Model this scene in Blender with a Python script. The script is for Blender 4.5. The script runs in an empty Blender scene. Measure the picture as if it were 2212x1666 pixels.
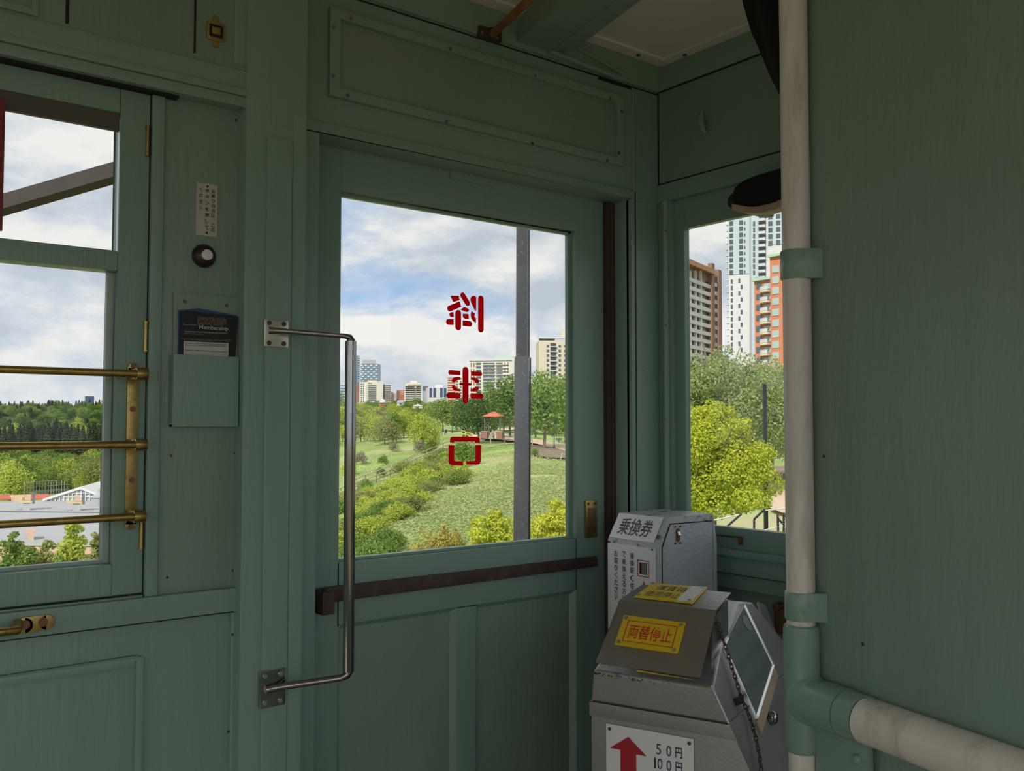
import bpy, bmesh, math, random
import numpy as np
from mathutils import Vector, Matrix, noise
from math import sin, cos, pi, radians, tan, atan2
random.seed(7)
SC = bpy.context.scene
COL = SC.collection
EYE = 1.45                       # eye height above the tram floor; z values below are given relative to the eye
# ------------------------------------------------------------------ camera
F = 2005.0
YAW, PITCH = radians(38.15), radians(2.48)
cam = bpy.data.cameras.new('camera'); camo = bpy.data.objects.new('camera', cam); COL.objects.link(camo)
cam.sensor_fit = 'HORIZONTAL'; cam.sensor_width = 36.0; cam.lens = F / 2212 * 36.0
cam.clip_start = 0.02; cam.clip_end = 6000
camo.location = (0, 0, EYE); camo.rotation_euler = (pi / 2 + PITCH, 0, -YAW)
SC.camera = camo
SC.view_settings.view_transform = 'Standard'; SC.view_settings.look = 'None'
SC.view_settings.gamma = 1; SC.view_settings.use_curve_mapping = False
SC.view_settings.exposure = 0.25
SC.cycles.use_denoising = True
SC.cycles.max_bounces = 10; SC.cycles.diffuse_bounces = 6; SC.cycles.glossy_bounces = 4
SC.cycles.transparent_max_bounces = 16; SC.cycles.sample_clamp_indirect = 6.0
# ------------------------------------------------------------------ world: cloudy sky
W = bpy.data.worlds.new('sky'); SC.world = W; W.use_nodes = True
nt = W.node_tree; nt.nodes.clear()
def N(t, **k):
    n = nt.nodes.new(t)
    for a, b in k.items(): setattr(n, a, b)
    return n
def Lk(a, b): nt.links.new(a, b)
def math_(op, a, b=None, c=None):
    n = N('ShaderNodeMath', operation=op)
    for i, v in enumerate((a, b, c)):
        if v is None: continue
        if isinstance(v, (int, float)): n.inputs[i].default_value = v
        else: Lk(v, n.inputs[i])
    return n.outputs[0]
def ramp(fac, pts, interp='LINEAR'):
    n = N('ShaderNodeValToRGB'); n.color_ramp.interpolation = interp
    e = n.color_ramp.elements
    while len(e) < len(pts): e.new(0.5)
    for i, (p, c) in enumerate(pts):
        e[i].position = p; e[i].color = (*c, 1)
    Lk(fac, n.inputs[0]); return n.outputs[0]
def mixc(fac, a, b):
    n = N('ShaderNodeMix', data_type='RGBA')
    for s, v in ((n.inputs['Factor'], fac), (n.inputs[6], a), (n.inputs[7], b)):
        if isinstance(v, (int, float)): s.default_value = v
        elif isinstance(v, tuple): s.default_value = (*v, 1)
        else: Lk(v, s)
    return n.outputs[2]
def noise_n(vec, scale, detail, rough=.55, dist=0.0):
    n = N('ShaderNodeTexNoise'); n.inputs['Scale'].default_value = scale; n.inputs['Detail'].default_value = detail
    n.inputs['Roughness'].default_value = rough; n.inputs['Distortion'].default_value = dist
    Lk(vec, n.inputs['Vector']); return n.outputs[0]
tc = N('ShaderNodeTexCoord'); sep = N('ShaderNodeSeparateXYZ'); Lk(tc.outputs['Generated'], sep.inputs[0])
dz = math_('MAXIMUM', sep.outputs[2], 0.0)
def skyvec(sx, sz, off=(0, 0, 0)):
    m_ = N('ShaderNodeMapping'); m_.inputs['Scale'].default_value = (sx, sx, sz); m_.inputs['Location'].default_value = off; Lk(tc.outputs['Generated'], m_.inputs[0]); return m_.outputs[0]
O = (2.3, 5.1, .4)
puff = noise_n(skyvec(3.1, 7.0, O), 1.0, 14, .60, .1)
puff_up = noise_n(skyvec(3.1, 7.0, (O[0] - .07, O[1], O[2] + .19)), 1.0, 14, .60, .1)
wisp = noise_n(skyvec(5, 15, (1, 0, 3)), 1.0, 9, .6)
cover = ramp(math_('ADD', math_('MULTIPLY', puff, .78), math_('MULTIPLY', wisp, .22)), [(.335, (0, 0, 0)), (.43, (1, 1, 1))])
lit = math_('ADD', math_('MULTIPLY', math_('SUBTRACT', puff, puff_up), 3.8), .5)
lit2 = math_('ADD', math_('MULTIPLY', lit, .85), math_('MULTIPLY', wisp, .18))
cloud = ramp(lit2, [(.24, (.60, .66, .75)), (.46, (.75, .80, .87)), (.60, (.89, .905, .92)), (.72, (1.0, .99, .96))])
blue = ramp(dz, [(0, (.60, .74, .90)), (.12, (.42, .62, .92)), (.5, (.20, .42, .85))])
skyc = mixc(cover, blue, cloud)
haze = ramp(dz, [(0, (1, 1, 1)), (.09, (0, 0, 0))])
skyc = mixc(math_('MULTIPLY', haze, .45), skyc, (.66, .75, .84))
below = math_('LESS_THAN', sep.outputs[2], -0.02)
skyc = mixc(below, skyc, (.31, .25, .16))
bg = N('ShaderNodeBackground'); Lk(skyc, bg.inputs[0]); bg.inputs[1].default_value = 1.08
wo = N('ShaderNodeOutputWorld'); Lk(bg.outputs[0], wo.inputs[0])
W.cycles.sampling_method = 'MANUAL'; W.cycles.sample_map_resolution = 1024
# ------------------------------------------------------------------ sun
sl = bpy.data.lights.new('sun', 'SUN'); sl.energy = 4.2; sl.angle = radians(.6); sl.color = (1, .94, .83)
so = bpy.data.objects.new('sun', sl); COL.objects.link(so); so.location = (-20, -8, 30)
so.rotation_euler = Vector((-.80, -.42, .74)).to_track_quat('Z', 'Y').to_euler()

# ------------------------------------------------------------------ pixel rays of the photograph, used to read off real positions
_w = Vector((sin(YAW) * cos(PITCH), cos(YAW) * cos(PITCH), sin(PITCH)))
_r = Vector((cos(YAW), -sin(YAW), 0)); _u = _r.cross(_w)
def ray(px, py): return _w + _r * ((px - 1106) / F) + _u * ((833 - py) / F)
def onY(px, py, Y): d = ray(px, py); return d * (Y / d.y)
def onX(px, py, X): d = ray(px, py); return d * (X / d.x)
def onZ(px, py, z): d = ray(px, py); return d * (z / d.z)
def at(px, py, depth): d = ray(px, py); return d * (depth / d.dot(_w))
def onP(px, py, P, n): d = ray(px, py); return d * (P.dot(n) / d.dot(n))

# ------------------------------------------------------------------ materials
def mat(name, col, rough=.5, metal=0, bump=0, bscale=60, var=0, vscale=8, stretch=(1, 1, 1), spec=.5, col2=None, c2=(.5, .62), c2scale=5, emis=None, coat=0, trans=0, space='Object'):
    m = bpy.data.materials.new(name); m.use_nodes = True
    global nt
    nt = m.node_tree; b = nt.nodes['Principled BSDF']
    b.inputs['Base Color'].default_value = (*col, 1); b.inputs['Roughness'].default_value = rough
    b.inputs['Metallic'].default_value = metal; b.inputs['Specular IOR Level'].default_value = spec
    b.inputs['Coat Weight'].default_value = coat
    b.inputs['Transmission Weight'].default_value = trans
    t = N('ShaderNodeTexCoord'); mp = N('ShaderNodeMapping'); mp.inputs['Scale'].default_value = stretch
    if space == 'World':
        g = N('ShaderNodeNewGeometry'); Lk(g.outputs['Position'], mp.inputs[0])
    else: Lk(t.outputs['Object'], mp.inputs[0])
    v = mp.outputs[0]; c = None
    if var:
        n = noise_n(v, vscale, 5)
        k = ramp(n, [(.3, tuple(x * (1 - var) for x in col)), (.7, tuple(min(1, x * (1 + var)) for x in col))]); c = k
    if col2:
        n = noise_n(v, c2scale, 6, .65)
        msk = ramp(n, [(c2[0], (0, 0, 0)), (c2[1], (1, 1, 1))])
        c = mixc(msk, c if c is not None else col, col2)
    if c is not None: Lk(c, b.inputs['Base Color'])
    if bump:
        n = noise_n(v, bscale, 4); bn = N('ShaderNodeBump'); bn.inputs['Strength'].default_value = bump
        bn.inputs['Distance'].default_value = .002; Lk(n, bn.inputs['Height']); Lk(bn.outputs[0], b.inputs['Normal'])
    if emis: b.inputs['Emission Color'].default_value = (*emis, 1); b.inputs['Emission Strength'].default_value = 1
    return m
GR = (.235, .360, .300)
M = {}
M['green'] = mat('painted_wood_green', GR, .33, bump=.45, bscale=38, var=.03, vscale=5, stretch=(3, 3, .35), space='World')
M['greenpanel'] = mat('painted_sheet_green', (.230, .325, .268), .34, bump=.6, bscale=45, var=.07, vscale=3, stretch=(2.5, 2.5, .5), space='World')
M['greenrail'] = mat('painted_green_iron', (.235, .365, .300), .26, bump=.4, bscale=70, var=.06, vscale=12)
M['crack'] = mat('dark_gap', (.012, .014, .012), .8)
M['rubber'] = mat('dark_brown_strip', (.055, .035, .028), .6, bump=.4, bscale=50, var=.2, vscale=20)
M['rust'] = mat('dark_brown_strap', (.07, .042, .033), .55, bump=.6, bscale=60, var=.3, vscale=25, col2=(.16, .09, .06), c2=(.58, .75), c2scale=40)
M['cream'] = mat('cream_paint', (.76, .71, .65), .35, bump=.2, bscale=30, var=.05, vscale=4, col2=(.27, .22, .15), c2=(.5, .85), c2scale=6, stretch=(4, 4, .7))
M['ceil'] = mat('ceiling_cream', (.80, .77, .68), .5, var=.06, vscale=4, bump=.2)
M['chrome'] = mat('chrome', (.33, .32, .31), .10, 1)
M['brass'] = mat('old_brass', (.50, .36, .13), .33, 1, var=.25, vscale=30, bump=.2, bscale=90, col2=(.12, .085, .04), c2=(.48, .75), c2scale=30)
M['nickel'] = mat('worn_nickel_plate', (.74, .70, .56), .3, 1, var=.1, vscale=40, col2=(.25, .20, .14), c2=(.6, .8), c2scale=60)
M['steel'] = mat('painted_steel_grey', (.30, .295, .29), .33, .4, bump=.2, bscale=120, var=.06, vscale=10, col2=(.13, .11, .09), c2=(.66, .76), c2scale=26)
M['stainless'] = mat('stainless_plate', (.36, .34, .33), .36, .85, bump=.2, bscale=200, var=.08, vscale=15)
M['aluminium'] = mat('bright_metal_trim', (.75, .74, .72), .25, 1)
M['silverwhite'] = mat('chipped_silver_paint', (.42, .45, .49), .42, .1, bump=.3, bscale=60, var=.08, vscale=14, col2=(.10, .075, .065), c2=(.56, .62), c2scale=34)
M['boxside'] = mat('silver_hammered_paint', (.40, .44, .49), .42, .15, bump=.9, bscale=110, var=.06, vscale=20)
M['white'] = mat('white_sign', (.74, .75, .77), .35)
M['notice'] = mat('aged_white_notice', (.50, .48, .41), .5)
M['ink'] = mat('dark_blue_ink', (.035, .035, .085), .5)
M['black'] = mat('black_plastic', (.012, .012, .012), .4)
M['blackfab'] = mat('black_cloth', (.006, .006, .007), .9, bump=.5)
M['bakelite'] = mat('dark_brown_bakelite', (.02, .012, .013), .28)
M['yellow'] = mat('yellow_plate', (.70, .50, .02), .38)
M['redink'] = mat('red_print', (.62, .05, .02), .45)
M['red'] = mat('red_paint', (.42, .012, .02), .5)
M['redvinyl'] = mat('red_vinyl_letters', (.50, .008, .018), .5)
M['blueleaf'] = mat('blue_card', (.03, .07, .24), .5)
M['blackleaf'] = mat('black_card', (.010, .008, .012), .45)
M['goldink'] = mat('bronze_print', (.20, .14, .09), .5)
M['greyink'] = mat('pale_print', (.50, .48, .46), .5)
M['paper'] = mat('white_card', (.55, .55, .53), .6)
M['screw'] = mat('screw_dark', (.10, .075, .05), .45, .6)
M['screwb'] = mat('screw_bright', (.7, .7, .68), .25, 1)
M['copper'] = mat('brown_varnished_rod', (.30, .13, .05), .35, .2, var=.3, vscale=20)
M['floorwood'] = mat('floor_boards', (.33, .24, .155), .5, var=.2, vscale=6, stretch=(1, 8, 1))
M['bronze'] = mat('brown_bronze', (.22, .12, .06), .4, .7)
M['beige'] = mat('beige_wood_trim', (.46, .34, .25), .5, var=.15, vscale=20)
M['bridge'] = mat('weathered_bridge_steel', (.075, .078, .090), .5, .3, bump=.4, bscale=30, var=.12, vscale=5, col2=(.22, .21, .20), c2=(.60, .72), c2scale=40)
M['brace'] = mat('bridge_brace_steel', (.055, .045, .042), .8, 0, var=.12, vscale=3)
def glassmat(name, col, gl=.06):
    global nt
    m = bpy.data.materials.new(name); m.use_nodes = True; nt = m.node_tree; nt.nodes.clear()
    o = N('ShaderNodeOutputMaterial'); t = N('ShaderNodeBsdfTransparent'); t.inputs[0].default_value = (*col, 1)
    g = N('ShaderNodeBsdfGlossy'); g.inputs['Roughness'].default_value = .02; g.inputs[0].default_value = (.9, .95, .95, 1)
    fr = N('ShaderNodeFresnel'); fr.inputs[0].default_value = 1.35
    f2 = math_('MULTIPLY', fr.outputs[0], .55)
    mx = N('ShaderNodeMixShader'); Lk(f2, mx.inputs[0]); Lk(t.outputs[0], mx.inputs[1]); Lk(g.outputs[0], mx.inputs[2]); Lk(mx.outputs[0], o.inputs[0])
    return m
M['glass'] = glassmat('window_glass', (.83, .835, .83))
M['clear'] = glassmat('clear_plastic', (.80, .83, .83))

# ------------------------------------------------------------------ mesh helpers
class MB:
    def __init__(s): s.v = []; s.f = []; s.m = []; s.cur = 0; s.g = []
    def add(s, vs, fs):
        k = len(s.v); s.g.append((k, k + len(vs), len(s.f), len(s.f) + len(fs))); s.v += [Vector(p) for p in vs]; s.f += [tuple(i + k for i in f) for f in fs]; s.m += [s.cur] * len(fs); return s
    def box(s, x0, x1, y0, y1, z0, z1):
        return s.hexa([(x0, y0, z0), (x1, y0, z0), (x1, y1, z0), (x0, y1, z0), (x0, y0, z1), (x1, y0, z1), (x1, y1, z1), (x0, y1, z1)])
    def hexa(s, p):
        return s.add(p, [(0, 3, 2, 1), (4, 5, 6, 7), (0, 1, 5, 4), (1, 2, 6, 5), (2, 3, 7, 6), (3, 0, 4, 7)])
    def obox(s, c, a, b, h, da, db, dh):      # oriented box: centre, axes, half sizes
        c, a, b, h = Vector(c), Vector(a).normalized() * da, Vector(b).normalized() * db, Vector(h).normalized() * dh
        return s.hexa([c - a - b - h, c + a - b - h, c + a + b - h, c - a + b - h, c - a - b + h, c + a - b + h, c + a + b + h, c - a + b + h])
    def prism(s, poly, vec):                   # planar polygon pushed along vec
        n = len(poly); poly = [Vector(p) for p in poly]; vec = Vector(vec)
        return s.add(poly + [p + vec for p in poly], [tuple(range(n))[::-1], tuple(range(n, 2 * n))] + [(i, (i + 1) % n, n + (i + 1) % n, n + i) for i in range(n)])
    def tube(s, path, r, n=12, cap=True, flat=None):
        path = [Vector(p) for p in path]; rs = r if isinstance(r, (list, tuple)) else [r] * len(path)
        k = len(s.v); up = Vector((0, 0, 1)); prev = None; vs = []; fs = []
        for i, p in enumerate(path):
            t = (path[min(i + 1, len(path) - 1)] - path[max(i - 1, 0)]).normalized()
            if prev is None:
                a = t.cross(up)
                if a.length < .1: a = t.cross(Vector((1, 0, 0)))
            else: a = prev - t * prev.dot(t)
            a.normalize(); b = t.cross(a); prev = a
            for j in range(n):
                q = 2 * pi * j / n; vs.append(p + (a * cos(q) + b * sin(q) * (flat or 1)) * rs[i])
        for i in range(len(path) - 1):
            for j in range(n):
                fs.append((i * n + j, i * n + (j + 1) % n, (i + 1) * n + (j + 1) % n, (i + 1) * n + j))
        if cap: fs += [tuple(range(n))[::-1], tuple((len(path) - 1) * n + j for j in range(n))]
        return s.add(vs, fs)
    def disc(s, c, nrm, r, h, n=20, r2=None):   # short cylinder / cone
        c, nrm = Vector(c), Vector(nrm).normalized()
        return s.tube([c, c + nrm * h], [r, r if r2 is None else r2], n)
    def ball(s, c, rx, ry=None, rz=None, n=12, m=8, M3=None):
        ry = ry or rx; rz = rz or rx; c = Vector(c); vs = []; fs = []
        for i in range(m + 1):
            th = pi * i / m
            for j in range(n):
                ph = 2 * pi * j / n; q = Vector((rx * sin(th) * cos(ph), ry * sin(th) * sin(ph), rz * cos(th)))
                if M3: q = M3 @ q
                vs.append(c + q)
        for i in range(m):
            for j in range(n): fs.append((i * n + j, (i + 1) * n + j, (i + 1) * n + (j + 1) % n, i * n + (j + 1) % n))
        return s.add(vs, fs)
    def build(s, name, mats, parent=None, label=None, cat=None, group=None, kind=None, bevel=0, smooth=None, seg=2, base=None):
        if name in ('screw', 'rivet', 'bolt', 'panel_screw') and len(s.g) > 1:      # every fastener is an object of its own
            for a, b, c, d in s.g:
                q = MB(); q.add(s.v[a:b], [tuple(i - a for i in f) for f in s.f[c:d]]); o = q.build(name, mats, parent)
            return o
        if not isinstance(mats, (list, tuple)): mats = [mats]
        xs = [p.x for p in s.v]; ys = [p.y for p in s.v]; zs = [p.z for p in s.v]
        o = Vector(((min(xs) + max(xs)) / 2, (min(ys) + max(ys)) / 2, min(zs))) if base is None else Vector(base)
        me = bpy.data.meshes.new(name); me.from_pydata([p - o for p in s.v], [], s.f)
        for mm in mats: me.materials.append(mm)
        if len(mats) > 1: me.polygons.foreach_set('material_index', s.m)
        bm = bmesh.new(); bm.from_mesh(me)
        if bevel or smooth: bmesh.ops.remove_doubles(bm, verts=bm.verts, dist=1e-6)
        bmesh.ops.recalc_face_normals(bm, faces=bm.faces)
        if bevel:
            try: bmesh.ops.bevel(bm, geom=[e for e in bm.edges if len(e.link_faces) == 2 and e.calc_face_angle(0) > .6], offset=bevel, segments=seg, profile=.7, affect='EDGES', clamp_overlap=True)
            except Exception: pass
        if smooth or bevel:
            for f_ in bm.faces: f_.smooth = True
            for e in bm.edges:
                if len(e.link_faces) != 2 or e.calc_face_angle(0) > radians(38): e.smooth = False
        bm.to_mesh(me); bm.free()
        return place(name, me, o, parent, label, cat, group, kind)
def place(name, me, o, parent=None, label=None, cat=None, group=None, kind=None):
    ob = bpy.data.objects.new(name, me); COL.objects.link(ob)
    wl = Vector(o) + Vector((0, 0, EYE))
    ob['_w'] = tuple(wl)
    if parent is not None:
        ob.parent = parent; ob.location = wl - Vector(parent['_w'])
    else: ob.location = wl
    return tag(ob, label, cat, group, kind)
def tag(ob, label=None, cat=None, group=None, kind=None):
    if label: ob['label'] = label
    if cat: ob['category'] = cat
    if group: ob['group'] = group
    if kind: ob['kind'] = kind
    return ob
def thing(name, loc, label=None, cat=None, group=None, kind=None): return place(name, None, loc, None, label, cat, group, kind)
def bx(name, m, x0, x1, y0, y1, z0, z1, parent=None, bevel=.0015, **k): return MB().box(x0, x1, y0, y1, z0, z1).build(name, m, parent, bevel=bevel, **k)

_tc = {}
def text_geo(body, bold=0.0):
    """flat glyph mesh of a text, bounding box scaled to 1 x 1"""
    k = (body, bold)
    if k in _tc: return _tc[k]
    cu = bpy.data.curves.new('t', 'FONT'); cu.body = body; cu.size = 1; cu.offset = bold; cu.resolution_u = 3
    ob = bpy.data.objects.new('t', cu); COL.objects.link(ob)
    dg = bpy.context.evaluated_depsgraph_get(); me = bpy.data.meshes.new_from_object(ob.evaluated_get(dg))
    vs = [(v.co.x, v.co.y) for v in me.vertices]; fs = [tuple(p.vertices) for p in me.polygons]
    bpy.data.objects.remove(ob); bpy.data.curves.remove(cu); bpy.data.meshes.remove(me)
    if vs:
        x0 = min(v[0] for v in vs); x1 = max(v[0] for v in vs); y0 = min(v[1] for v in vs); y1 = max(v[1] for v in vs)
        vs = [((x - x0) / (x1 - x0 or 1), (y - y0) / (y1 - y0 or 1)) for x, y in vs]
    _tc[k] = (vs, fs); return _tc[k]
def text(mb, body, o, u, v, lift, bold=0.0):
    """glyphs of body filling the parallelogram o,u,v, standing proud by the vector lift"""
    vs, fs = text_geo(body, bold); o, u, v, lift = Vector(o), Vector(u), Vector(v), Vector(lift)
    mb.add([o + u * a + v * b + lift for a, b in vs], fs); return mb
def vtext(mb, chars, top, step, w, h, u, v, lift, bold=.01):
    """one column of characters, top to bottom"""
    for i, c in enumerate(chars):
        if c == ' ': continue
        ww, hh = w, h
        c0 = Vector(top) - Vector(v) * (step * i)
        if c in '、。': text(mb, c, c0 + Vector(u) * (w * .45) - Vector(v) * (h * .35), Vector(u) * w * .3, Vector(v) * h * .25, lift); continue
        if c in 'りくしい': ww = w * .75
        text(mb, c, c0 - Vector(u) * ww / 2 - Vector(v) * hh, Vector(u) * ww, Vector(v) * hh, lift, bold)

def vinyl(name, c):
    global nt
    m = bpy.data.materials.new(name); m.use_nodes = True; nt = m.node_tree; nt.nodes.clear(); o = N('ShaderNodeOutputMaterial')
    d = N('ShaderNodeBsdfDiffuse'); t = N('ShaderNodeBsdfTranslucent'); d.inputs[0].default_value = (*c, 1); t.inputs[0].default_value = (*c, 1)
    mx = N('ShaderNodeMixShader'); mx.inputs[0].default_value = .6; Lk(d.outputs[0], mx.inputs[1]); Lk(t.outputs[0], mx.inputs[2]); Lk(mx.outputs[0], o.inputs[0]); return m
M['redvinyl'] = vinyl('red_vinyl_letters', (.95, .014, .03))
# ================================================================== the vestibule
V = Vector
def XS(px, Y, py=700): return onY(px, py, Y).x
def ZS(px, py, Y): return onY(px, py, Y).z
FLR, CEIL = -EYE, .855
G, GP, CR = M['green'], M['greenpanel'], M['crack']
X0, X1, Y0, Y1 = -5.0, 1.62, -1.15, 1.5
# ---- floor and ceiling
bx('floor', M['floorwood'], X0 - .1, 1.75, Y0 - .1, 1.62, FLR - .06, FLR, kind='structure', bevel=0)
ce = thing('ceiling', (0, 0, CEIL), kind='structure')
bx('ceiling_panel', M['ceil'], X0 - .1, 1.72, Y0 - .1, 1.62, CEIL, CEIL + .05, ce, bevel=0)
mb = MB(); mb.box(-3, X1, 1.452, 1.486, CEIL - .006, CEIL); mb.box(1.586, 1.62, Y0, 1.452, CEIL - .006, CEIL)
mb.build('ceiling_moulding', M['ceil'], ce, bevel=.002)
mb = MB()
for x, y in ((1.52, 1.466), (1.603, 1.40), (1.603, 1.16), (1.20, 1.466)): mb.disc((x, y, CEIL - .006), (0, 0, -1), .005, .002, 10)
mb.build('screw', M['screw'], ce)
# ---- left door (with the two panes and the guard rail)
LW = 1.47
def door_two():
    d = thing('door_2', (.1, LW, FLR), kind='structure')
    xr = XS(317, LW); xg = XS(252, LW); xl = -.42
    zt = ZS(160, 166, LW) ; zT = ZS(255, 243, LW); zu0 = ZS(250, 541, LW); zl1 = ZS(250, 585, LW); zl0 = ZS(237, 1220, LW) ; zb = ZS(306, 1281, LW)
    mb = MB(); y0, y1 = LW, LW + .035
    mb.box(xg, xr, y0, y1, zb, zt); mb.box(xl - .08, xl, y0, y1, zb, zt)
    mb.box(xl, xg, y0, y1, zT, zt); mb.box(xl, xg, y0, y1, zl1, zu0); mb.box(xl, xg, y0, y1, zb, zl0)
    mb.build('sash_frame', G, d, bevel=.0025)
    mb = MB(); mb.box(xl, xg, LW + .004, LW + .012, ZS(252, 282, LW + .004), zT)
    mb.build('head_fillet', mat('dark_wood_fillet', (.10, .095, .075), .5), d)
    bx('upper_pane', M['glass'], xl, xg, LW + .008, LW + .011, zu0 - .005, zT, d, bevel=0)
    bx('lower_pane', M['glass'], xl, xg, LW + .030, LW + .034, zl0 - .005, zl1 + .005, d, bevel=0)
    mb = MB(); mb.box(xg - .010, xg, LW + .018, LW + .03, zl0, zl1); mb.box(xl, xg - .01, LW + .018, LW + .03, zl0, zl0 + .006)
    mb.build('glazing_bead', mat('pale_green_bead', (.36, .46, .44), .35), d, bevel=.002)
    for px, a, b in ((319, 275, 335), (314, 697, 757), (305, 1125, 1183)):
        p = onY(px, (a + b) / 2, LW - .002); h = (b - a) / 2 / F * 1.38
        mb = MB(); mb.tube([p + V((0, 0, -h)), p + V((0, 0, h))], .0028, 10); mb.disc(p + V((0, 0, h)), (0, 0, 1), .0036, .003, 10); mb.disc(p - V((0, 0, h)), (0, 0, -1), .0036, .003, 10)
        mb.build('hinge', M['brass'], d, label='slim brass hinge')
    # lower half of the door
    zr0, zr1 = ZS(200, 1356, LW), ZS(100, 1302, LW)
    bx('crack_line', CR, xl - .08, xr, LW - .0006, LW + .002, zb - .0025, zb, d, bevel=0)
    return d, zb
d2, zb = door_two()
xw = XS(526, LW)
wl = thing('wall_left', (.3, LW, FLR), kind='structure')
zr1, zr0 = ZS(515, 1268, LW - .006), ZS(517, 1318, LW - .006)
bx('wall_board', G, -.55, xw + .02, LW + .004, LW + .05, FLR, zb - .003, wl)
bx('belt_rail', G, -.55, xw - .001, LW - .012, LW + .01, zr0, zr1, wl, bevel=.003)
bx('belt_rail_upper', G, -.55, XS(317, LW), LW - .003, LW + .01, zr1, zb - .003, wl, bevel=.002)
x2 = XS(317, LW); x3 = XS(347, LW)
bx('door_stop', G, x2 + .0018, x3, LW - .006, LW + .045, zr1, ZS(340, 200, LW), wl, bevel=.003)
bx('notice_board', GP, x3 + .001, xw, LW, LW + .045, zr1, ZS(440, 215, LW), wl, bevel=.001)
mb = MB(); mb.box(x2, x2 + .0018, LW + .001, LW + .003, zr1, .52); mb.box(x3 - .0005, x3 + .0012, LW - .001, LW + .003, zr1, .52)
mb.box(xw - .001, xw + .003, LW - .004, LW + .004, FLR, .8); mb.box(-.55, xw, LW - .003, LW + .005, zr0 - .003, zr0 - .0005)
mb.build('joint_line', CR, wl)
# lower panelling
xp = XS(300, LW, 1500); zp = ZS(300, 1428, LW)
mb = MB(); mb.box(xp - .006, xp + .006, LW - .004, LW + .006, FLR + .2, zp + .006); mb.box(-.55, xp - .006, LW - .004, LW + .006, zp - .006, zp + .006)
mb.build('panel_moulding', G, wl, bevel=.004)
xs_ = XS(495, LW, 1450)
bx('edge_strip', G, xs_, xw - .002, LW - .006, LW + .006, FLR, zr0 - .003, wl, bevel=.002)
mb = MB()
for px, py in ((361, 1248), (503, 1233), (502, 1371), (493, 1581), (510, 260), (370, 985), (507, 980)): mb.disc(onY(px, py, LW - (.006 if py > 1320 else 0)), (0, -1, 0), .0022, .0008, 10)
mb.build('screw', M['screw'], wl)
# cornice over the left door and locker front above
zc = [ZS(524, y, q_) for y, q_ in ((231, 1.444), (206, 1.44), (190, 1.44), (150, 1.44))]
mb = MB(); mb.box(-.6, xw - .004, 1.444, LW + .05, zc[0], zc[1]); mb.box(-.6, xw - .004, 1.440, LW + .05, zc[1], zc[2]); mb.box(-.6, xw - .004, 1.443, LW + .05, zc[2], zc[3])
mb.build('cornice', G, wl, bevel=.004)
bx('locker_front', GP, -.6, xw - .004, 1.447, LW + .05, zc[3], CEIL, wl)
mb = MB(); mb.box(-.6, XS(385, 1.46, 200), 1.4555, LW + .01, zc[0] - .0045, zc[0] + .001); mb.box(xw - .004, xw + .004, 1.441, 1.47, zc[0], CEIL); x = XS(149, 1.436, 20); mb.box(x - .0022, x + .0022, 1.4455, 1.45, ZS(149, 46, 1.436), CEIL)
x = XS(426, 1.436, 60); mb.box(x - .0015, x + .0015, 1.4455, 1.45, ZS(426, 110, 1.436), CEIL)
mb.build('door_gap', CR, wl)
mb = MB(); a = onY(82, 22, 1.445); mb.box(-.6, a.x, 1.442, 1.448, a.z - .010, a.z); mb.box(a.x - .008, a.x, 1.442, 1.448, a.z, CEIL)
x = XS(508, 1.446, 60); mb.box(x - .001, xw - .005, 1.4455, 1.448, ZS(508, 130, 1.436), CEIL)
mb.build('locker_moulding', G, wl, bevel=.003)
# brass flush latch of the locker
c = onY(466, 68, 1.446); la = thing('flush_latch', c, 'small square brass flush latch on the green locker front by the ceiling', 'latch')
mb = MB(); pts = []
for k in range(24):
    q = 2 * pi * k / 24; rr = .0168 - .0018 * cos(4 * q) + .0008 * cos(8 * q)
    pts.append(c + V((rr * cos(q), -.002, rr * sin(q) * 1.05)))
mb.prism(pts, (0, .004, 0)); mb.disc(c + V((0, -.002, .021)), (0, 1, 0), .005, .004, 12); mb.disc(c + V((0, -.002, -.021)), (0, 1, 0), .005, .004, 12)
mb.build('backplate', M['brass'], la, bevel=.0006)
mb = MB(); mb.box(c.x - .011, c.x + .011, c.y - .0035, c.y - .001, c.z - .010, c.z + .010); mb.build('recess', CR, la, bevel=.002)
mb = MB(); mb.box(c.x - .008, c.x + .006, c.y - .006, c.y - .002, c.z - .007, c.z + .005); mb.build('ring_pull', M['brass'], la, bevel=.0015)
# ---- the broad post between the two doors
PY = 1.44
xa = XS(529, PY, 500); xb = XS(661, PY, 500)
tr = thing('trim_1', ((xa + xb) / 2, PY, FLR), kind='structure')
bx('post_board', G, xa, xb, PY, 1.6, FLR, CEIL, tr, bevel=.004)
x4, x5 = XS(570, PY, 800), XS(625, PY, 800)
bx('raised_strip', G, x4, x5, PY - .0045, PY + .002, FLR, ZS(600, 300, PY), tr, bevel=.003)
bx('edge_strip', G, x5 + .002, xb - .001, PY - .0015, PY + .002, FLR, ZS(640, 250, PY), tr, bevel=.0012)
# ---- side wall round the passenger door
YA = 1.5
wr = thing('wall_side', (1.1, YA, FLR), kind='structure')
xd0, xd1 = XS(686, YA, 290), XS(1358, YA, 430); zl = .5218
bx('wall_board', G, xb - .02, X1 + .05, YA, YA + .10, zl, CEIL, wr)
bx('corner_post', G, xd1, X1 + .05, YA, YA + .10, FLR, zl, wr)
bx('jamb_left', G, xb - .02, xd0, YA, YA + .10, FLR, zl, wr)
za = ZS(662, 260, YA)
mb = MB(); mb.box(xb, xd1 + .008, YA - .008, YA + .01, zl, za); mb.box(xd1, xd1 + .008, YA - .008, YA + .01, FLR, zl); mb.box(xb, xd0, YA - .008, YA + .01, FLR, zl)
mb.build('architrave', G, wr, bevel=.002)
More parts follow.
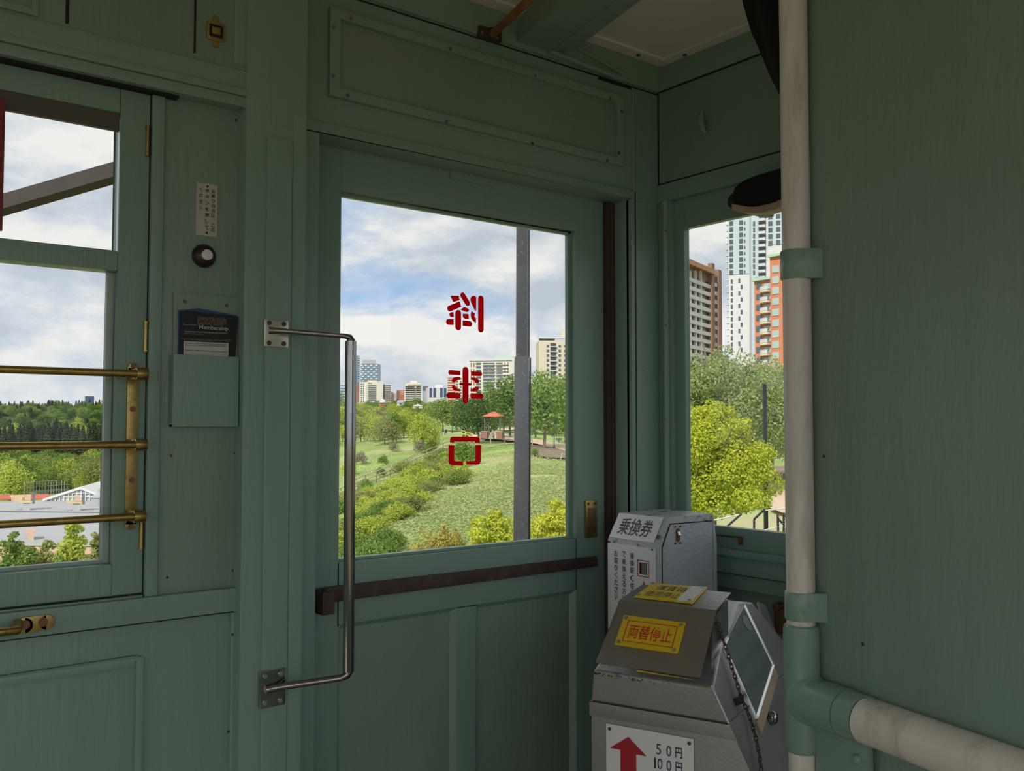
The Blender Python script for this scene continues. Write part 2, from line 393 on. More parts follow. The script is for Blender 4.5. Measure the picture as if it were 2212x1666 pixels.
# screwed panel over the door
pz = [(.7549, .7535), (1.495, .7530), (1.495, .5917), (.7549, .5917)]; qz = [(.7760, .7360), (1.476, .7350), (1.476, .6090), (.7760, .6095)]
mb = MB()
for i in range(4):
    j = (i + 1) % 4; (a, b), (c_, d_) = pz[i], pz[j]; (e, f_), (g, h) = qz[i], qz[j]
    y = YA - .011
    mb.hexa([(a, y, b), (c_, y, d_), (g, y, h), (e, y, f_), (a, YA + .002, b), (c_, YA + .002, d_), (g, YA + .002, h), (e, YA + .002, f_)])
mb.build('panel_frame', G, wr, bevel=.0025)
bx('inset_panel', GP, .776, 1.476, YA - .003, YA + .002, .609, .736, wr)
for px, py in ((758, 40), (721, 59), (720, 165), (751, 206), (973, 106), (1156, 164), (964, 263), (1150, 310), (1318, 213), (1342, 241), (1337, 331), (1311, 347)):
    p = onY(px, py, YA - .011); MB().disc(p, (0, -1, 0), .0034, .0015, 12).build('panel_screw', M['brass'], wr)
# frieze above
zk = .7872
mb = MB(); mb.box(.60, X1, YA - .0012, YA + .002, zk - .0015, zk + .0012); mb.box(XS(1294, YA), XS(1366, YA), YA - .0018, YA + .002, zk - .007, zk + .001)
x = XS(1371, YA, 300); mb.box(x - .0012, x + .0012, YA - .001, YA + .002, -.2, zk)
mb.build('joint_line', CR, wr)
x = XS(1371, YA, 300)
bx('edge_batten', G, x - .010, x - .002, YA - .004, YA + .002, za, zk - .004, wr, bevel=.0015)
mb = MB(); mb.hexa([(.6, YA - .006, .792), (X1, YA - .006, .792), (X1, YA + .01, .792), (.6, YA + .01, .792), (.6, 1.486, CEIL), (X1, 1.486, CEIL), (X1, YA + .01, CEIL), (.6, YA + .01, CEIL)])
mb.build('cove_board', G, wr)
mb = MB(); a, b = onY(1187, 110, 1.485), onY(1340, 170, 1.485); a2, b2 = onY(1200, 75, 1.487), onY(1330, 148, 1.487)
mb.tube([a, b], .005, 8); mb.tube([onY(1240, 100, 1.485), onY(1345, 158, 1.485)], .003, 8)
mb.build('cove_bead', G, wr)
MB().disc(onY(1225, 102, 1.484), (0, -1, 0), .006, .003, 12).build('panel_screw', M['screw'], wr)
mb = MB()
for px, py in ((1380, 674), (1412, 677), (1381, 897), (1412, 899), (1367, 900), (1410, 480), (1390, 800)): mb.disc(onY(px, py, YA), (0, -1, 0), .0025, .0008, 10)
mb.build('screw', M['greenrail'], wr)
# unseen stretch of the same side, behind the camera's left
mb = MB(); mb.box(X0, -.5, YA - .03, YA + .05, FLR, -.6); mb.box(X0, -.5, YA - .03, YA + .05, .62, CEIL)
for k in range(5): mb.box(X0 + k * 1.05, X0 + k * 1.05 + .07, YA - .03, YA + .05, -.6, .62)
mb.box(-.60, -.46, YA - .03, YA + .1, FLR, CEIL)
mb.build('unseen_window_bay', G, wr)
mb = MB(); mb.box(X0, 1.62, Y0 - .06, Y0, FLR, -.72); mb.box(X0, 1.62, Y0 - .06, Y0, .72, CEIL)
for k in range(6): mb.box(X0 + k * 1.3, X0 + k * 1.3 + .06, Y0 - .06, Y0, -.72, .72)
mb.build('wall_right', G, kind='structure')
mb = MB(); mb.box(X0 - .06, X0, Y0, YA, FLR, -.6); mb.box(X0 - .06, X0, Y0, YA, .65, CEIL)
for y in (Y0, -.3, .45, YA - .1): mb.box(X0 - .06, X0, y, y + .1, -.6, .65)
mb.build('wall_back', G, kind='structure')

# ---- passenger door
DY = 1.558
def door_one():
    d = thing('door_1', (1.1, DY, FLR), kind='structure')
    gx0, gx1 = XS(737.5, DY, 420), XS(1242, DY, 505); gz1, gz0 = .4425, -.2535
    ex0, ex1 = .70, 1.53
    mb = MB(); y1 = DY + .029
    mb.box(ex0, gx0, DY, y1, FLR, zl + .03); mb.box(gx1, ex1, DY, y1, FLR, zl + .03); mb.box(gx0, gx1, DY, y1, gz1, zl + .03)
    mb.build('stile', G, d, bevel=.001)
    zp_ = -.3672
    bx('lock_rail', G, gx0, gx1, DY - .001, y1, zp_, gz0, d, bevel=.002)
    bx('lower_panel', GP, gx0, gx1, DY + .012, y1, FLR, zp_, d)
    bx('muntin', G, 1.083, 1.131, DY, y1, FLR, zp_, d, bevel=.002)
    mb = MB()
    for a, b in ((gx0, 1.083), (1.131, gx1)):
        for x0, x1, z0, z1, dx, dz in ((a, a + .010, FLR, zp_, 1, 0), (b - .010, b, FLR, zp_, -1, 0)):
            xx = (x0, x1) if dx > 0 else (x1, x0)
            mb.prism([(xx[0], DY + .001, z0), (xx[1], DY + .012, z0), (xx[0], DY + .014, z0)], (0, 0, z1 - z0))
        mb.prism([(a, DY + .001, zp_), (a, DY + .012, zp_ - .010), (a, DY + .014, zp_)], (b - a, 0, 0))
    mb.build('panel_moulding', G, d)
    mb = MB(); mb.box(gx0 - .0012, gx0 + .0006, DY - .0012, DY + .002, zp_ - .002, gz0); mb.box(gx1 - .0006, gx1 + .0012, DY - .0012, DY + .002, zp_, gz0); mb.box(1.083, 1.131, DY - .001, DY + .003, zp_ - .0014, zp_ + .0004)
    mb.build('joint_line', CR, d)
    # glazing bead
    mb = MB(); w = .010; yb0, yb1 = DY + .014, DY + .024
    mb.box(gx0, gx0 + .006, yb0, yb1, gz0, gz1); mb.box(gx1 - w, gx1, yb0, yb1, gz0, gz1); mb.box(gx0, gx1, yb0, yb1, gz1 - .008, gz1); mb.box(gx0, gx1, yb0 - .004, yb1, gz0, gz0 + .006)
    mb.build('glazing_bead', M['greenrail'], d, bevel=.002)
    bx('pane', M['glass'], gx0, gx1, DY + .022, DY + .026, gz0, gz1, d, bevel=0)
    # small slotted plate tucked under the lintel
    a, b = onY(972, 370, DY - .002), onY(1068, 400, DY - .002)
    bx('slotted_plate', G, a.x, b.x, DY - .004, DY, b.z - .004, zl + .01, d, bevel=.001)
    # dark seal strip along the closing edge
    a, b = XS(1310, DY - .012, 445), XS(1333, DY - .012, 445)
    mb = MB(); mb.box(a, b, DY - .012, DY + .01, FLR, zl); mb.build('edge_seal', M['rubber'], d, bevel=.003)
    mb = MB(); mb.box((a + b) / 2 - .003, (a + b) / 2 + .002, DY - .0135, DY, FLR, zl); mb.build('seal_groove', M['bronze'], d)
    # flush brass pull
    p, q = onY(1263, 1082, DY - .001), onY(1288, 1160, DY - .001)
    bx('flush_pull', M['brass'], p.x, q.x, DY - .005, DY + .001, q.z, p.z, d, bevel=.0015, label='brass flush pull')
    bx('pull_recess', M['bronze'], p.x + .007, q.x - .006, DY - .006, DY, q.z + .010, p.z - .016, d, bevel=.002)
    mb = MB()
    for x in (p.x + .008, q.x - .008): mb.disc((x, DY - .005, p.z - .007), (0, -1, 0), .003, .001, 10)
    mb.build('screw', M['screw'], d)
    # red stencil letters on the pane, seen from behind: 降車口
    GY = DY + .0215
    def P(x, y): return onY(940 + x / 4.064, 620 + y / 4.064, GY)
    def cap(mb, pts, w, e0=1, e1=1):
        """stroke of width w through the points, ends round (1) or square (0)"""
        q = [P(*p) for p in pts]; r = w / 2 / 4.064 / F * GY / .787 * 1.36; n = len(q); L, R_ = [], []
        for i in range(n):
            t = (q[min(i + 1, n - 1)] - q[max(i - 1, 0)]); t.y = 0; t.normalize(); s = V((-t.z, 0, t.x)) * r
            L.append(q[i] + s); R_.append(q[i] - s)
        def arc(c, frm, sgn):
            o = []
            for k in range(1, 8):
                a = sgn * pi * k / 8; vx, vz = frm.x - c.x, frm.z - c.z
                o.append(V((c.x + vx * cos(a) - vz * sin(a), c.y, c.z + vx * sin(a) + vz * cos(a))))
            return o
        poly = L + (arc(q[-1], L[-1], -1) if e1 else []) + R_[::-1] + (arc(q[0], R_[0], -1) if e0 else [])
        mb.prism(poly, (0, .0006, 0))
    def poly(mb, pts): mb.prism([P(*p) for p in pts], (0, .0006, 0))
    k1 = MB()
    cap(k1, [(402, 106), (402, 370)], 43)
    poly(k1, [(345, 78), (357, 84), (361, 96), (360, 210), (345, 200), (340, 185), (330, 165), (318, 140), (310, 112), (314, 92), (328, 80)])
    poly(k1, [(322, 212), (335, 225), (352, 235), (345, 252), (348, 266), (359, 272), (359, 316), (335, 300), (318, 275), (313, 248), (315, 225)])
    cap(k1, [(243, 74), (285, 142)], 36)
    cap(k1, [(128, 190), (222, 150)], 36, 1, 0)
    poly(k1, [(135, 78), (208, 78), (215, 116), (160, 133)])
    poly(k1, [(222, 200), (252, 178), (262, 178), (292, 192), (297, 205), (290, 218), (275, 220)])
    cap(k1, [(203, 232), (203, 350)], 43)
    cap(k1, [(144, 243), (163, 243)], 30, 1, 0); cap(k1, [(118, 307), (163, 309)], 36, 1, 0)
    poly(k1, [(243, 236), (285, 236), (294, 244), (296, 280), (262, 281), (256, 272), (245, 268)])
    cap(k1, [(243, 318), (306, 324)], 34, 0, 1)
    k1.build('red_lettering', M['redvinyl'], d, label='red stencil lettering')
    k2 = MB()
    cap(k2, [(267, 732), (267, 992)], 44)
    cap(k2, [(133, 750), (221, 756)], 28, 1, 0); cap(k2, [(315, 760), (397, 764)], 28, 0, 1)
    cap(k2, [(120, 952), (220, 955)], 34, 1, 0); cap(k2, [(312, 956), (404, 960)], 34, 0, 1)
    cap(k2, [(222, 852), (310, 855)], 16)
    poly(k2, [(219, 792), (219, 816), (195, 818), (182, 830), (180, 836), (148, 834), (150, 810), (165, 794), (185, 790)])
    poly(k2, [(148, 866), (180, 868), (184, 882), (196, 892), (218, 896), (218, 918), (180, 914), (158, 900), (149, 882)])
    poly(k2, [(314, 794), (352, 796), (375, 806), (384, 824), (384, 845), (352, 843), (348, 830), (338, 820), (314, 816)])
    poly(k2, [(352, 875), (384, 877), (382, 900), (368, 915), (350, 920), (312, 918), (312, 895), (335, 893), (348, 886)])
    k2.build('red_lettering', M['redvinyl'], d)
    k3 = MB()
    poly(k3, [(130, 1368), (132, 1335), (140, 1320), (155, 1315), (375, 1316), (388, 1324), (393, 1340), (393, 1367), (355, 1367), (355, 1358), (168, 1358), (165, 1368)])
    poly(k3, [(121, 1390), (168, 1391), (168, 1522), (180, 1530), (245, 1532), (245, 1566), (150, 1565), (128, 1555), (119, 1535)])
    poly(k3, [(355, 1389), (403, 1389), (400, 1535), (392, 1552), (375, 1560), (275, 1560), (276, 1530), (345, 1528), (355, 1518)])
    k3.build('red_lettering', M['redvinyl'], d)
    return d
d1 = door_one()
# dark strap across the passenger door
SY = DY - .010
p0, p1, p2, p3 = onY(700, 1270, SY), onY(1290, 1202, SY), onY(1292, 1224, SY), onY(700, 1304, SY)
st = thing('strap_bar', (p0.x, SY, p3.z), 'long dark brown flat strap bar across the door below its pane', 'strap bar')
MB().hexa([p3, p2, p2 + V((0, .008, 0)), p3 + V((0, .008, 0)), p0, p1, p1 + V((0, .008, 0)), p0 + V((0, .008, 0))]).build('strap', M['rust'], st, bevel=.0015)
a, b = onY(682, 1270, 1.54), onY(708, 1322, 1.54)
mb = MB(); mb.box(a.x, b.x, 1.512, 1.558, b.z, a.z - .004); mb.disc(((a.x + b.x) / 2, 1.52, a.z - .004), (0, 0, 1), .010, .005, 14)
mb.build('pivot_bracket', M['rust'], st, bevel=.003)
mb = MB()
for px, py in ((716, 1276), (938, 1249), (1034, 1249), (1283, 1212), (1283, 1221)): mb.disc(onY(px, py, SY), (0, -1, 0), .0028, .0012, 10)
mb.build('rivet', M['screw'], st)

# ---- front wall with its window
FX = 1.62
def YF(px, X, py=800): return onX(px, py, X).y
wf = thing('wall_front', (FX, .3, FLR), kind='structure')
zc1 = .5715; zs0 = -.35
yo = YF(1452, FX); GX = 1.641; yg = YF(1486, GX); yend = .55
bx('upper_board', GP, FX, FX + .08, Y0, YA + .02, zc1, .7905, wf)
bx('frieze_board', G, FX - .006, FX + .08, Y0, YA + .01, .7925, CEIL, wf, bevel=.002)
bx('header_rail', G, FX - .004, FX + .08, Y0, YA + .01, .5265, zc1 - .003, wf, bevel=.003)
mb = MB(); mb.box(FX - .002, FX + .01, Y0, YA, zc1 - .003, zc1 + .0005); mb.box(FX - .001, FX + .01, YA - .0035, YA + .004, zc1 - .003, .79); mb.box(FX - .003, FX + .01, Y0, YA, .7905, .7925)
mb.build('joint_line', CR, wf)
# post at the corner, header inside the frame
w1 = thing('window_1', (FX, 1.1, -.35), kind='structure')
ztop = onX(1486, 495, GX).z; zbot = onX(1484, 1128, GX).z
mb = MB(); mb.box(FX, FX + .03, yo, YA + .02, -.36, .5265)
mb.build('window_frame', G, w1, bevel=.003)
mb = MB(); mb.tube([(FX - .002, YF(1440, FX), -.36), (FX - .002, YF(1440, FX), .5265)], .008, 10); mb.build('frame_bead', G, w1)
mb = MB(); mb.box(FX + .012, GX + .008, yg, yo, -.30, .5265); mb.box(FX + .012, GX + .008, yend, yg, ztop, .5265)
mb.box(FX + .02, FX + .08, yend, yend + .05, zbot, .5265)
mb.box(FX + .008, GX + .008, yend, yo, onX(1545, 1190, FX).z + .008, zbot)
mb.build('sash', G, w1, bevel=.002)
bx('pane', M['glass'], GX + .002, GX + .006, yend, yg, zbot, ztop, w1, bevel=0)
za_, zb_ = onX(1545, 1190, FX).z, onX(1549, 1235, FX).z
bx('window_sill', G, FX - .012, FX + .08, yend, YA - .02, za_ - .006, za_ + .008, w1, bevel=.003)
bx('sill_apron', G, FX, FX + .08, yend, YA - .002, zb_, za_ - .006, w1, bevel=.003)
bx('lower_board', GP, FX + .03, FX + .09, Y0, YA + .02, FLR, zb_, wf)
bx('lower_rail', G, FX + .012, FX + .09, yend, YA + .02, zb_ - .034, zb_ - .003, wf, bevel=.003)
mb = MB()
for px, py in ((1438, 498), (1437, 905), (1439, 702)): mb.disc(onX(px, py, FX - .011), (-1, 0, 0), .0025, .001, 10)
mb.build('screw', M['brass'], w1)
# the rest of the front (to the driver's right): pillars and open lights
mb = MB(); mb.box(FX, FX + .08, yend - .12, yend, FLR, .5265); mb.box(FX, FX + .08, Y0, yend, FLR, -.35); mb.box(FX, FX + .08, Y0, Y0 + .08, -.35, .53); mb.box(FX, FX + .08, -.38, -.28, -.35, .53)
mb.build('pillar', G, wf, bevel=.003)
# brass pull on the sill
a, b, c = onX(1549, 1155, FX - .002), onX(1604, 1160, FX - .002), onX(1604, 1178, FX - .002)
mb = MB(); mb.box(FX - .010, FX - .001, b.y, b.y + .006, c.z, b.z); mb.box(FX - .010, FX - .004, b.y, a.y + .04, b.z - .004, b.z)
mb.build('sash_lift', M['bronze'], bevel=.001, label='brown bronze sash lift on the front window sill', cat='handle')
mb = MB(); c = onX(1688, 1332, FX + .028); mb.box(c.x - .012, c.x + .004, c.y - .02, c.y + .01, c.z - .035, c.z + .02); mb.disc(c + V((-.02, .0, .022)), (1, 0, 0), .009, .02, 12)
mb.build('wall_bracket', M['bronze'], bevel=.002, label='small bronze bracket low on the front wall beside the white pole', cat='bracket')
# torn paint / small hook on the front board
c = onX(1523, 270, FX)
mb = MB(); mb.tube([c + V((0, .008, .035)), c + V((-.004, .006, .02)), c + V((-.012, .002, .004)), c + V((-.014, -.006, -.014)), c + V((-.008, -.008, -.022))], [.004, .007, .008, .006, .003], 10)
mb.build('coat_hook', M['greenrail'], bevel=0, smooth=True, label='small green-painted hook on the dark front board', cat='hook')

# ---- roof beam and brown rod near the ceiling
A12 = radians(12.65); D = V((sin(A12), cos(A12), 0)); NN = V((cos(A12), -sin(A12), 0))
a = onY(1115.5, 92, 1.494); zbm = a.z; b = onY(1187, 117, 1.494); wbm = (b.x - a.x)
tb = thing('trim_2', (a.x, 1.4, a.z), kind='structure')
e1 = V((a.x, 1.494, zbm)); e2 = V((a.x + wbm, 1.494, zbm + .002)); far = -D * 2.4
MB().hexa([e1, e2, e2 + far, e1 + far, e1 + V((0, 0, CEIL - zbm)), e2 + V((0, 0, CEIL - zbm)), e2 + far + V((0, 0, CEIL - zbm)), e1 + far + V((0, 0, CEIL - zbm))]).build('roof_beam', G, tb, bevel=.003)
MB().hexa([e2, e2 + V((.05, -.02, .01)), e2 + V((.05, -.02, .01)) + far, e2 + far, e2 + V((0, 0, .012)), e2 + V((.05, -.02, .022)), e2 + V((.05, -.02, .022)) + far, e2 + far + V((0, 0, .012))]).build('beam_cover_strip', G, tb)
c = onY(1064, 73, 1.485); rd = thing('ceiling_rod', c, 'brown varnished rod running from its wall bracket along the ceiling', 'rod')
MB().tube([c, c + V((0, -.02, .004)), c - D * 1.6 + V((0, 0, .01))], .0085, 14).build('rod', M['copper'], rd, smooth=True)
p, q = onY(1034, 56, 1.49), onY(1080, 94, 1.49)
mb = MB(); mb.box(p.x, q.x, 1.484, 1.496, q.z, p.z); mb.disc(c, (0, 1, 0), .014, .01, 16); mb.build('wall_plate', M['screw'], rd, bevel=.0015)
mb = MB()
for px, py in ((1041, 71), (1073, 82)): mb.disc(onY(px, py, 1.484), (0, -1, 0), .0032, .0015, 10)
mb.build('bolt', M['screwb'], rd)

# ---- chrome grab handle on the post
HY = PY - .004
gh = thing('grab_handle', onY(757, 1460, 1.385), 'tall chrome grab handle on the post left of the passenger door', 'grab handle')
bt = onY(758, 727, 1.375); bb = onY(756, 1461, 1.375); bb.x = bt.x
def plate(q, dark):
    a, b = onY(q[0], q[1], HY), onY(q[2], q[3], HY)
    pl_ = bx('mounting_plate', M['chrome'] if dark else M['nickel'], a.x, b.x, HY - .004, HY, b.z, a.z, gh, bevel=.0025)
    for fx in (.2, .8):
        for fz in (.14, .86):
            p = V((a.x + (b.x - a.x) * fx, HY - .004, b.z + (a.z - b.z) * fz)); MB().disc(p, (0, -1, 0), .0038, .0012, 14).build('screw', M['screw'] if not dark else M['screwb'], pl_)
    return (a + b) / 2
c1 = plate((569, 689, 621, 752), 0); c2 = plate((559, 1451, 614, 1521), 1)
ty = V((0, -.006, 0))
mb = MB(); s1 = onY(580, 714, HY - .004); mb.tube([s1, s1 + V((.018, -.006, 0)), V((bt.x - .012, bt.y, bt.z)), V((bt.x - .003, bt.y, bt.z - .001)), V((bt.x, bt.y, bt.z - .009))], [.0068, .0052, .0046, .006, .0092], 16, flat=.9)
mb.build('upper_arm', M['chrome'], gh, smooth=True)
MB().tube([V((bt.x, bt.y, bt.z - .008)), V((bb.x, bb.y, bb.z + .008))], .0093, 24).build('bar', M['chrome'], gh, smooth=True)
mb = MB(); s2 = onY(575, 1490, HY - .004); mb.tube([s2, s2 + V((.02, -.006, .002)), V((bb.x - .014, bb.y, bb.z)), V((bb.x - .003, bb.y, bb.z + .002)), V((bb.x, bb.y, bb.z + .010))], [.008, .0068, .0060, .0075, .0092], 16, flat=.9)
mb.build('lower_arm', M['chrome'], gh, smooth=True)

# ---- brass guard rail over the left door's pane
RY = 1.425
gr = thing('brass_guard_rail', onY(280, 1140, RY), 'brass guard rail of three rods across the left door pane', 'guard rail')
p, q = onY(290, 783, LW - .003), onY(280, 1146, LW - .003); xm = (p.x + q.x) / 2
mb = MB(); mb.box(xm - .0085, xm + .0085, LW - .004, LW, q.z + .008, p.z - .008); mb.disc((xm, LW - .004, p.z - .009), (0, 1, 0), .0085, .004, 20); mb.disc((xm, LW - .004, q.z + .009), (0, 1, 0), .0085, .004, 20)
mb.build('bracket_strip', M['brass'], gr, bevel=.001)
for py in (790, 884, 1037, 1138): MB().disc(V((xm, LW - .004, ZS(285, py, LW))), (0, -1, 0), .0042, .002, 14).build('screw', M['bronze'], gr)
for py in (807, 961, 1117):
    r0 = onY(282, py, RY)
    MB().tube([V((-.42, RY, r0.z)), V((xm, RY, r0.z))], .0056, 16).build('rod', M['brass'], gr, smooth=True)
    mb = MB(); mb.tube([V((xm - .0085, RY, r0.z)), V((xm + .0085, RY, r0.z))], .0095, 18); mb.box(xm - .0085, xm + .0085, RY, LW - .003, r0.z - .008, r0.z + .008)
    mb.build('rod_clamp', M['brass'], gr, bevel=.001)
mb = MB(); mb.box(-.428, -.411, LW - .004, LW, q.z, p.z); mb.build('bracket_strip', M['brass'], gr, bevel=.001)
# brass lever handle on the belt rail
BY = LW - .012
lv = thing('lever_handle', onY(70, 1350, BY), 'brass lever handle on the green belt rail at lower left', 'handle')
a, b = onY(52, 1351, BY), onY(100, 1344, BY)
mb = MB(); mb.disc(a, (0, -1, 0), .0115, .004, 24); mb.disc(b, (0, -1, 0), .0105, .004, 24); t = (b - a).normalized(); n_ = V((-t.z, 0, t.x))
mb.prism([a + n_ * .0115, b + n_ * .0105, b - n_ * .0105, a - n_ * .0115], (0, -.004, 0)); mb.build('backplate', M['brass'], lv, bevel=.0008)
for px, py in ((54, 1350), (93, 1344)): MB().disc(onY(px, py, BY - .004), (0, -1, 0), .0065, .0012, 14).build('screw', M['bronze'], lv)
h0 = onY(38, 1347, BY - .01); h1 = onY(36, 1362, BY - .035); h2 = onY(-60, 1372, BY - .038)
MB().tube([h0, h0 + (h1 - h0) * .6, h1, h1 + (h2 - h1) * .15, h2], [.007, .0065, .0065, .0062, .006], 14).build('lever', M['brass'], lv, smooth=True)
# red board at the frame's left
a, b = onY(12, 215, LW - .012), onY(12, 500, LW - .012)
bx('red_sign_board', mat('red_board', (.22, .03, .03), .55), -.16, a.x, LW - .014, LW - .008, b.z, a.z, label='dark red board hung over the left door pane', cat='sign')

# ---- notice, push button, leaflet pocket
NY = LW - .0015
a, b = onY(425, 393, NY), onY(468.5, 513, NY); nw = b.x - a.x
no = thing('notice_plate', (a.x, NY, b.z), 'narrow white notice with small vertical Japanese writing above the push button', 'notice')
MB().hexa([(a.x, NY, b.z), (b.x, NY, b.z), (b.x, NY + .0015, b.z), (a.x, NY + .0015, b.z), (a.x, NY, a.z), (b.x, NY, a.z), (b.x, NY + .0015, a.z), (a.x, NY + .0015, a.z)]).build('plate', M['notice'], no)
mb = MB(); U, VV, LF = V((1, 0, 0)), V((0, 0, 1)), V((0, -.0008, 0)); H = a.z - b.z
def col(fx, f0, chars, stp, cw=.0062, ch=.0062): vtext(mb, chars, V((a.x + nw * fx, NY, a.z - H * f0)), H * stp, cw, ch, U, VV, LF, .018)
col(.80, .10, 'お降りの方は、この', .092); col(.50, .10, 'ボタンを押して', .117); col(.20, .09, 'ください', .118)
mb.build('lettering', M['ink'], no)
mb = MB(); mb.disc((a.x + nw * .51, NY, a.z - H * .055), (0, -1, 0), .0019, .001, 10); mb.disc((a.x + nw * .51, NY, b.z + H * .06), (0, -1, 0), .0019, .001, 10); mb.build('screw', M['screw'], no)
c = onY(444, 552, NY - .008); pb = thing('push_button', c, 'round dark brown push button with a white centre', 'button')
mb = MB(); mb.tube([V((c.x, NY + .001, c.z)), V((c.x, NY - .004, c.z)), V((c.x, NY - .010, c.z)), V((c.x, NY - .013, c.z))], [.0190, .0188, .0155, .0105], 32); mb.build('bezel', M['bakelite'], pb, smooth=True)
MB().tube([V((c.x, NY - .012, c.z)), V((c.x, NY - .0165, c.z)), V((c.x, NY - .0172, c.z))], [.0086, .0086, .0072], 28).build('cap', M['white'], pb, smooth=True)
py_ = LW - .003
a, b = onY(375, 640, py_), onY(519, 640, py_); lo = onY(371, 922, py_ - .012); lr = onY(513, 922, py_ - .012); hi = onY(372, 765, py_ - .012)
pk = thing('leaflet_pocket', (a.x, py_, lo.z), 'green-painted leaflet pocket screwed to the board beside the left door', 'leaflet holder')
bx('backboard', GP, a.x, b.x - .004, LW - .005, LW, lo.z + .004, onY(375, 632, LW).z, pk, bevel=.001)
bx('front_flap', G, lo.x, lr.x, LW - .018, LW - .015, lo.z, hi.z, pk, bevel=.001)
mb = MB(); mb.box(lo.x, lo.x + .003, LW - .016, LW - .004, lo.z, hi.z); mb.box(lr.x - .003, lr.x, LW - .016, LW - .004, lo.z, hi.z); mb.box(lo.x, lr.x, LW - .016, LW - .004, lo.z, lo.z + .003); mb.build('side_fillet', G, pk)
for px, py in ((399, 652), (489, 660)): MB().disc(onY(px, py, LW - .005), (0, -1, 0), .0032, .001, 12).build('screw', M['bronze'], pk)
def card(name, q, y, m, lab, cat, low=.02, grp=None):
    P4 = [onY(x_, y_, y) for x_, y_ in q]; P4[2] = P4[2] - V((0, 0, low)); P4[3] = P4[3] - V((0, 0, low))
    return MB().prism(P4, (0, .0008, 0)).build(name, m, None if lab else lfl, label=lab, cat=cat)
card('leaflet', [(385, 670), (430, 666), (512, 682), (506, 768), (384, 764)], LW - .008, M['blueleaf'], 'blue leaflet tucked behind the black card in the pocket', 'leaflet', 0)
lfl = thing('leaflet', onY(450, 720, LW - .012), 'black membership leaflet with white and bronze print in the pocket', 'leaflet')
LY = LW - .0115
MB().prism([onY(390, 674, LY), onY(405, 671, LY), onY(514, 684, LY), onY(507, 769, LY) - V((0, 0, .03)), onY(388, 762, LY) - V((0, 0, .03))], (0, .001, 0)).build('card', M['blackleaf'], lfl)
MB().prism([onY(397, 737, LY - .0004), onY(494, 741.5, LY - .0004), onY(493, 769, LY - .0004) - V((0, 0, .02)), onY(396, 763, LY - .0004) - V((0, 0, .02))], (0, .0003, 0)).build('white_panel', M['paper'], lfl)
def ltext(mb, s, x0, y0, x1, y1, h, bold=0.0):
    o = onY(x0, y0, LY - .0007); e = onY(x1, y1, LY - .0007); v = onY(x0, y0 - h, LY - .0007) - o; text(mb, s, o, e - o, v, V((0, -.0002, 0)), bold)
mb = MB(); ltext(mb, 'EDMONTON RADIAL', 426, 693, 490, 696, 9, .03); ltext(mb, 'RAILWAY SOCIETY', 426, 702, 490, 704, 8, .03); mb.build('bronze_lettering', M['goldink'], lfl); mb = MB(); ltext(mb, 'WHAT IS THE EDMONTON RADIAL RAILWAY SOCIETY ?', 391, 735, 502, 739, 4.5, .03); mb.build('bronze_lettering', M['goldink'], lfl)
mb = MB(); ltext(mb, 'Membership', 430, 713, 493, 717, 11, .015); ltext(mb, 'Please consider', 396, 702, 425, 703, 3); ltext(mb, 'The Edmonton Radial Railway Society needs volunteers', 399, 718, 491, 722, 3.4, .02); ltext(mb, 'to operate streetcars in summer', 399, 722, 438, 724, 3, .02); mb.build('white_lettering', M['greyink'], lfl)
mb = MB(); ltext(mb, 'On Sept. 1, 1951, Edmonton streetcars retired with', 400, 743, 489, 746, 3, .02); ltext(mb, 'running with a final trip across the High Level Bridge', 400, 747, 488, 750, 3, .02); ltext(mb, 'Founded in 1980, the Society is made up of volunteers', 400, 758, 491, 762, 3, .02); mb.build('black_lettering', M['ink'], lfl)
# ================================================================== partition with pole and pipe
P0 = V((1.0936, .7574, 0)); Z_ = V((0, 0, 1))
def PP(s, z, off=0): return P0 + D * s + NN * off + Z_ * z
pw = thing('partition_wall', PP(-.5, FLR, .02), kind='structure')
mb = MB(); mb.hexa([PP(.004, FLR, .0196), PP(-1.25, FLR, .0196), PP(-1.25, FLR, .032), PP(.004, FLR, .032), PP(.004, CEIL, .0196), PP(-1.25, CEIL, .0196), PP(-1.25, CEIL, .032), PP(.004, CEIL, .032)])
mb.build('sheet', GP, pw)
mb = MB()
for px, py in ((1780, 986), (1864, 1392)):
    p = onP(px, py, PP(0, 0, .0196), NN); mb.disc(p, -NN, .0022, .0008, 10)
mb.build('screw', M['screw'], pw)
pole = thing('stanchion_pole', PP(0, FLR), 'upright cream-painted pole standing at the edge of the green partition', 'pole')
MB().tube([PP(0, FLR), PP(0, -.60), PP(0, CEIL)], .0190, 32).build('tube', M['cream'], pole, smooth=True)
GI = M['greenrail']
mb = MB(); mb.tube([PP(0, -.438), PP(0, -.4365 + .004), PP(0, -.279), PP(0, -.271), PP(0, -.2685)], [.0205, .0238, .0238, .0232, .0200], 32)
mb.tube([PP(.0, -.366), PP(-.045, -.366), PP(-.080, -.366)], [.029, .0305, .0305], 32)
mb.ball(PP(-.012, -.366), .029, .029, .036, 20, 14)
mb.build('tee_fitting', GI, pole, smooth=True)
mb = MB(); mb.tube([PP(-.0815, -.366), PP(-.110, -.366)], .0300, 32); mb.build('pipe_clamp', GI, pole, smooth=True)
mb = MB(); mb.hexa([PP(-.022, -.56, .001), PP(-.112, -.56, .001), PP(-.112, -.56, .011), PP(-.022, -.56, .011), PP(-.022, -.385, .001), PP(-.112, -.385, .001), PP(-.112, -.385, .011), PP(-.022, -.385, .011)])
mb.build('clamp_plate', GI, pole, bevel=.002)
p = onP(1853, 1640, PP(0, 0, .001), NN); MB().ball(p, .0068, .0068, .0068, 14, 8).build('rivet', GI, pole, smooth=True)
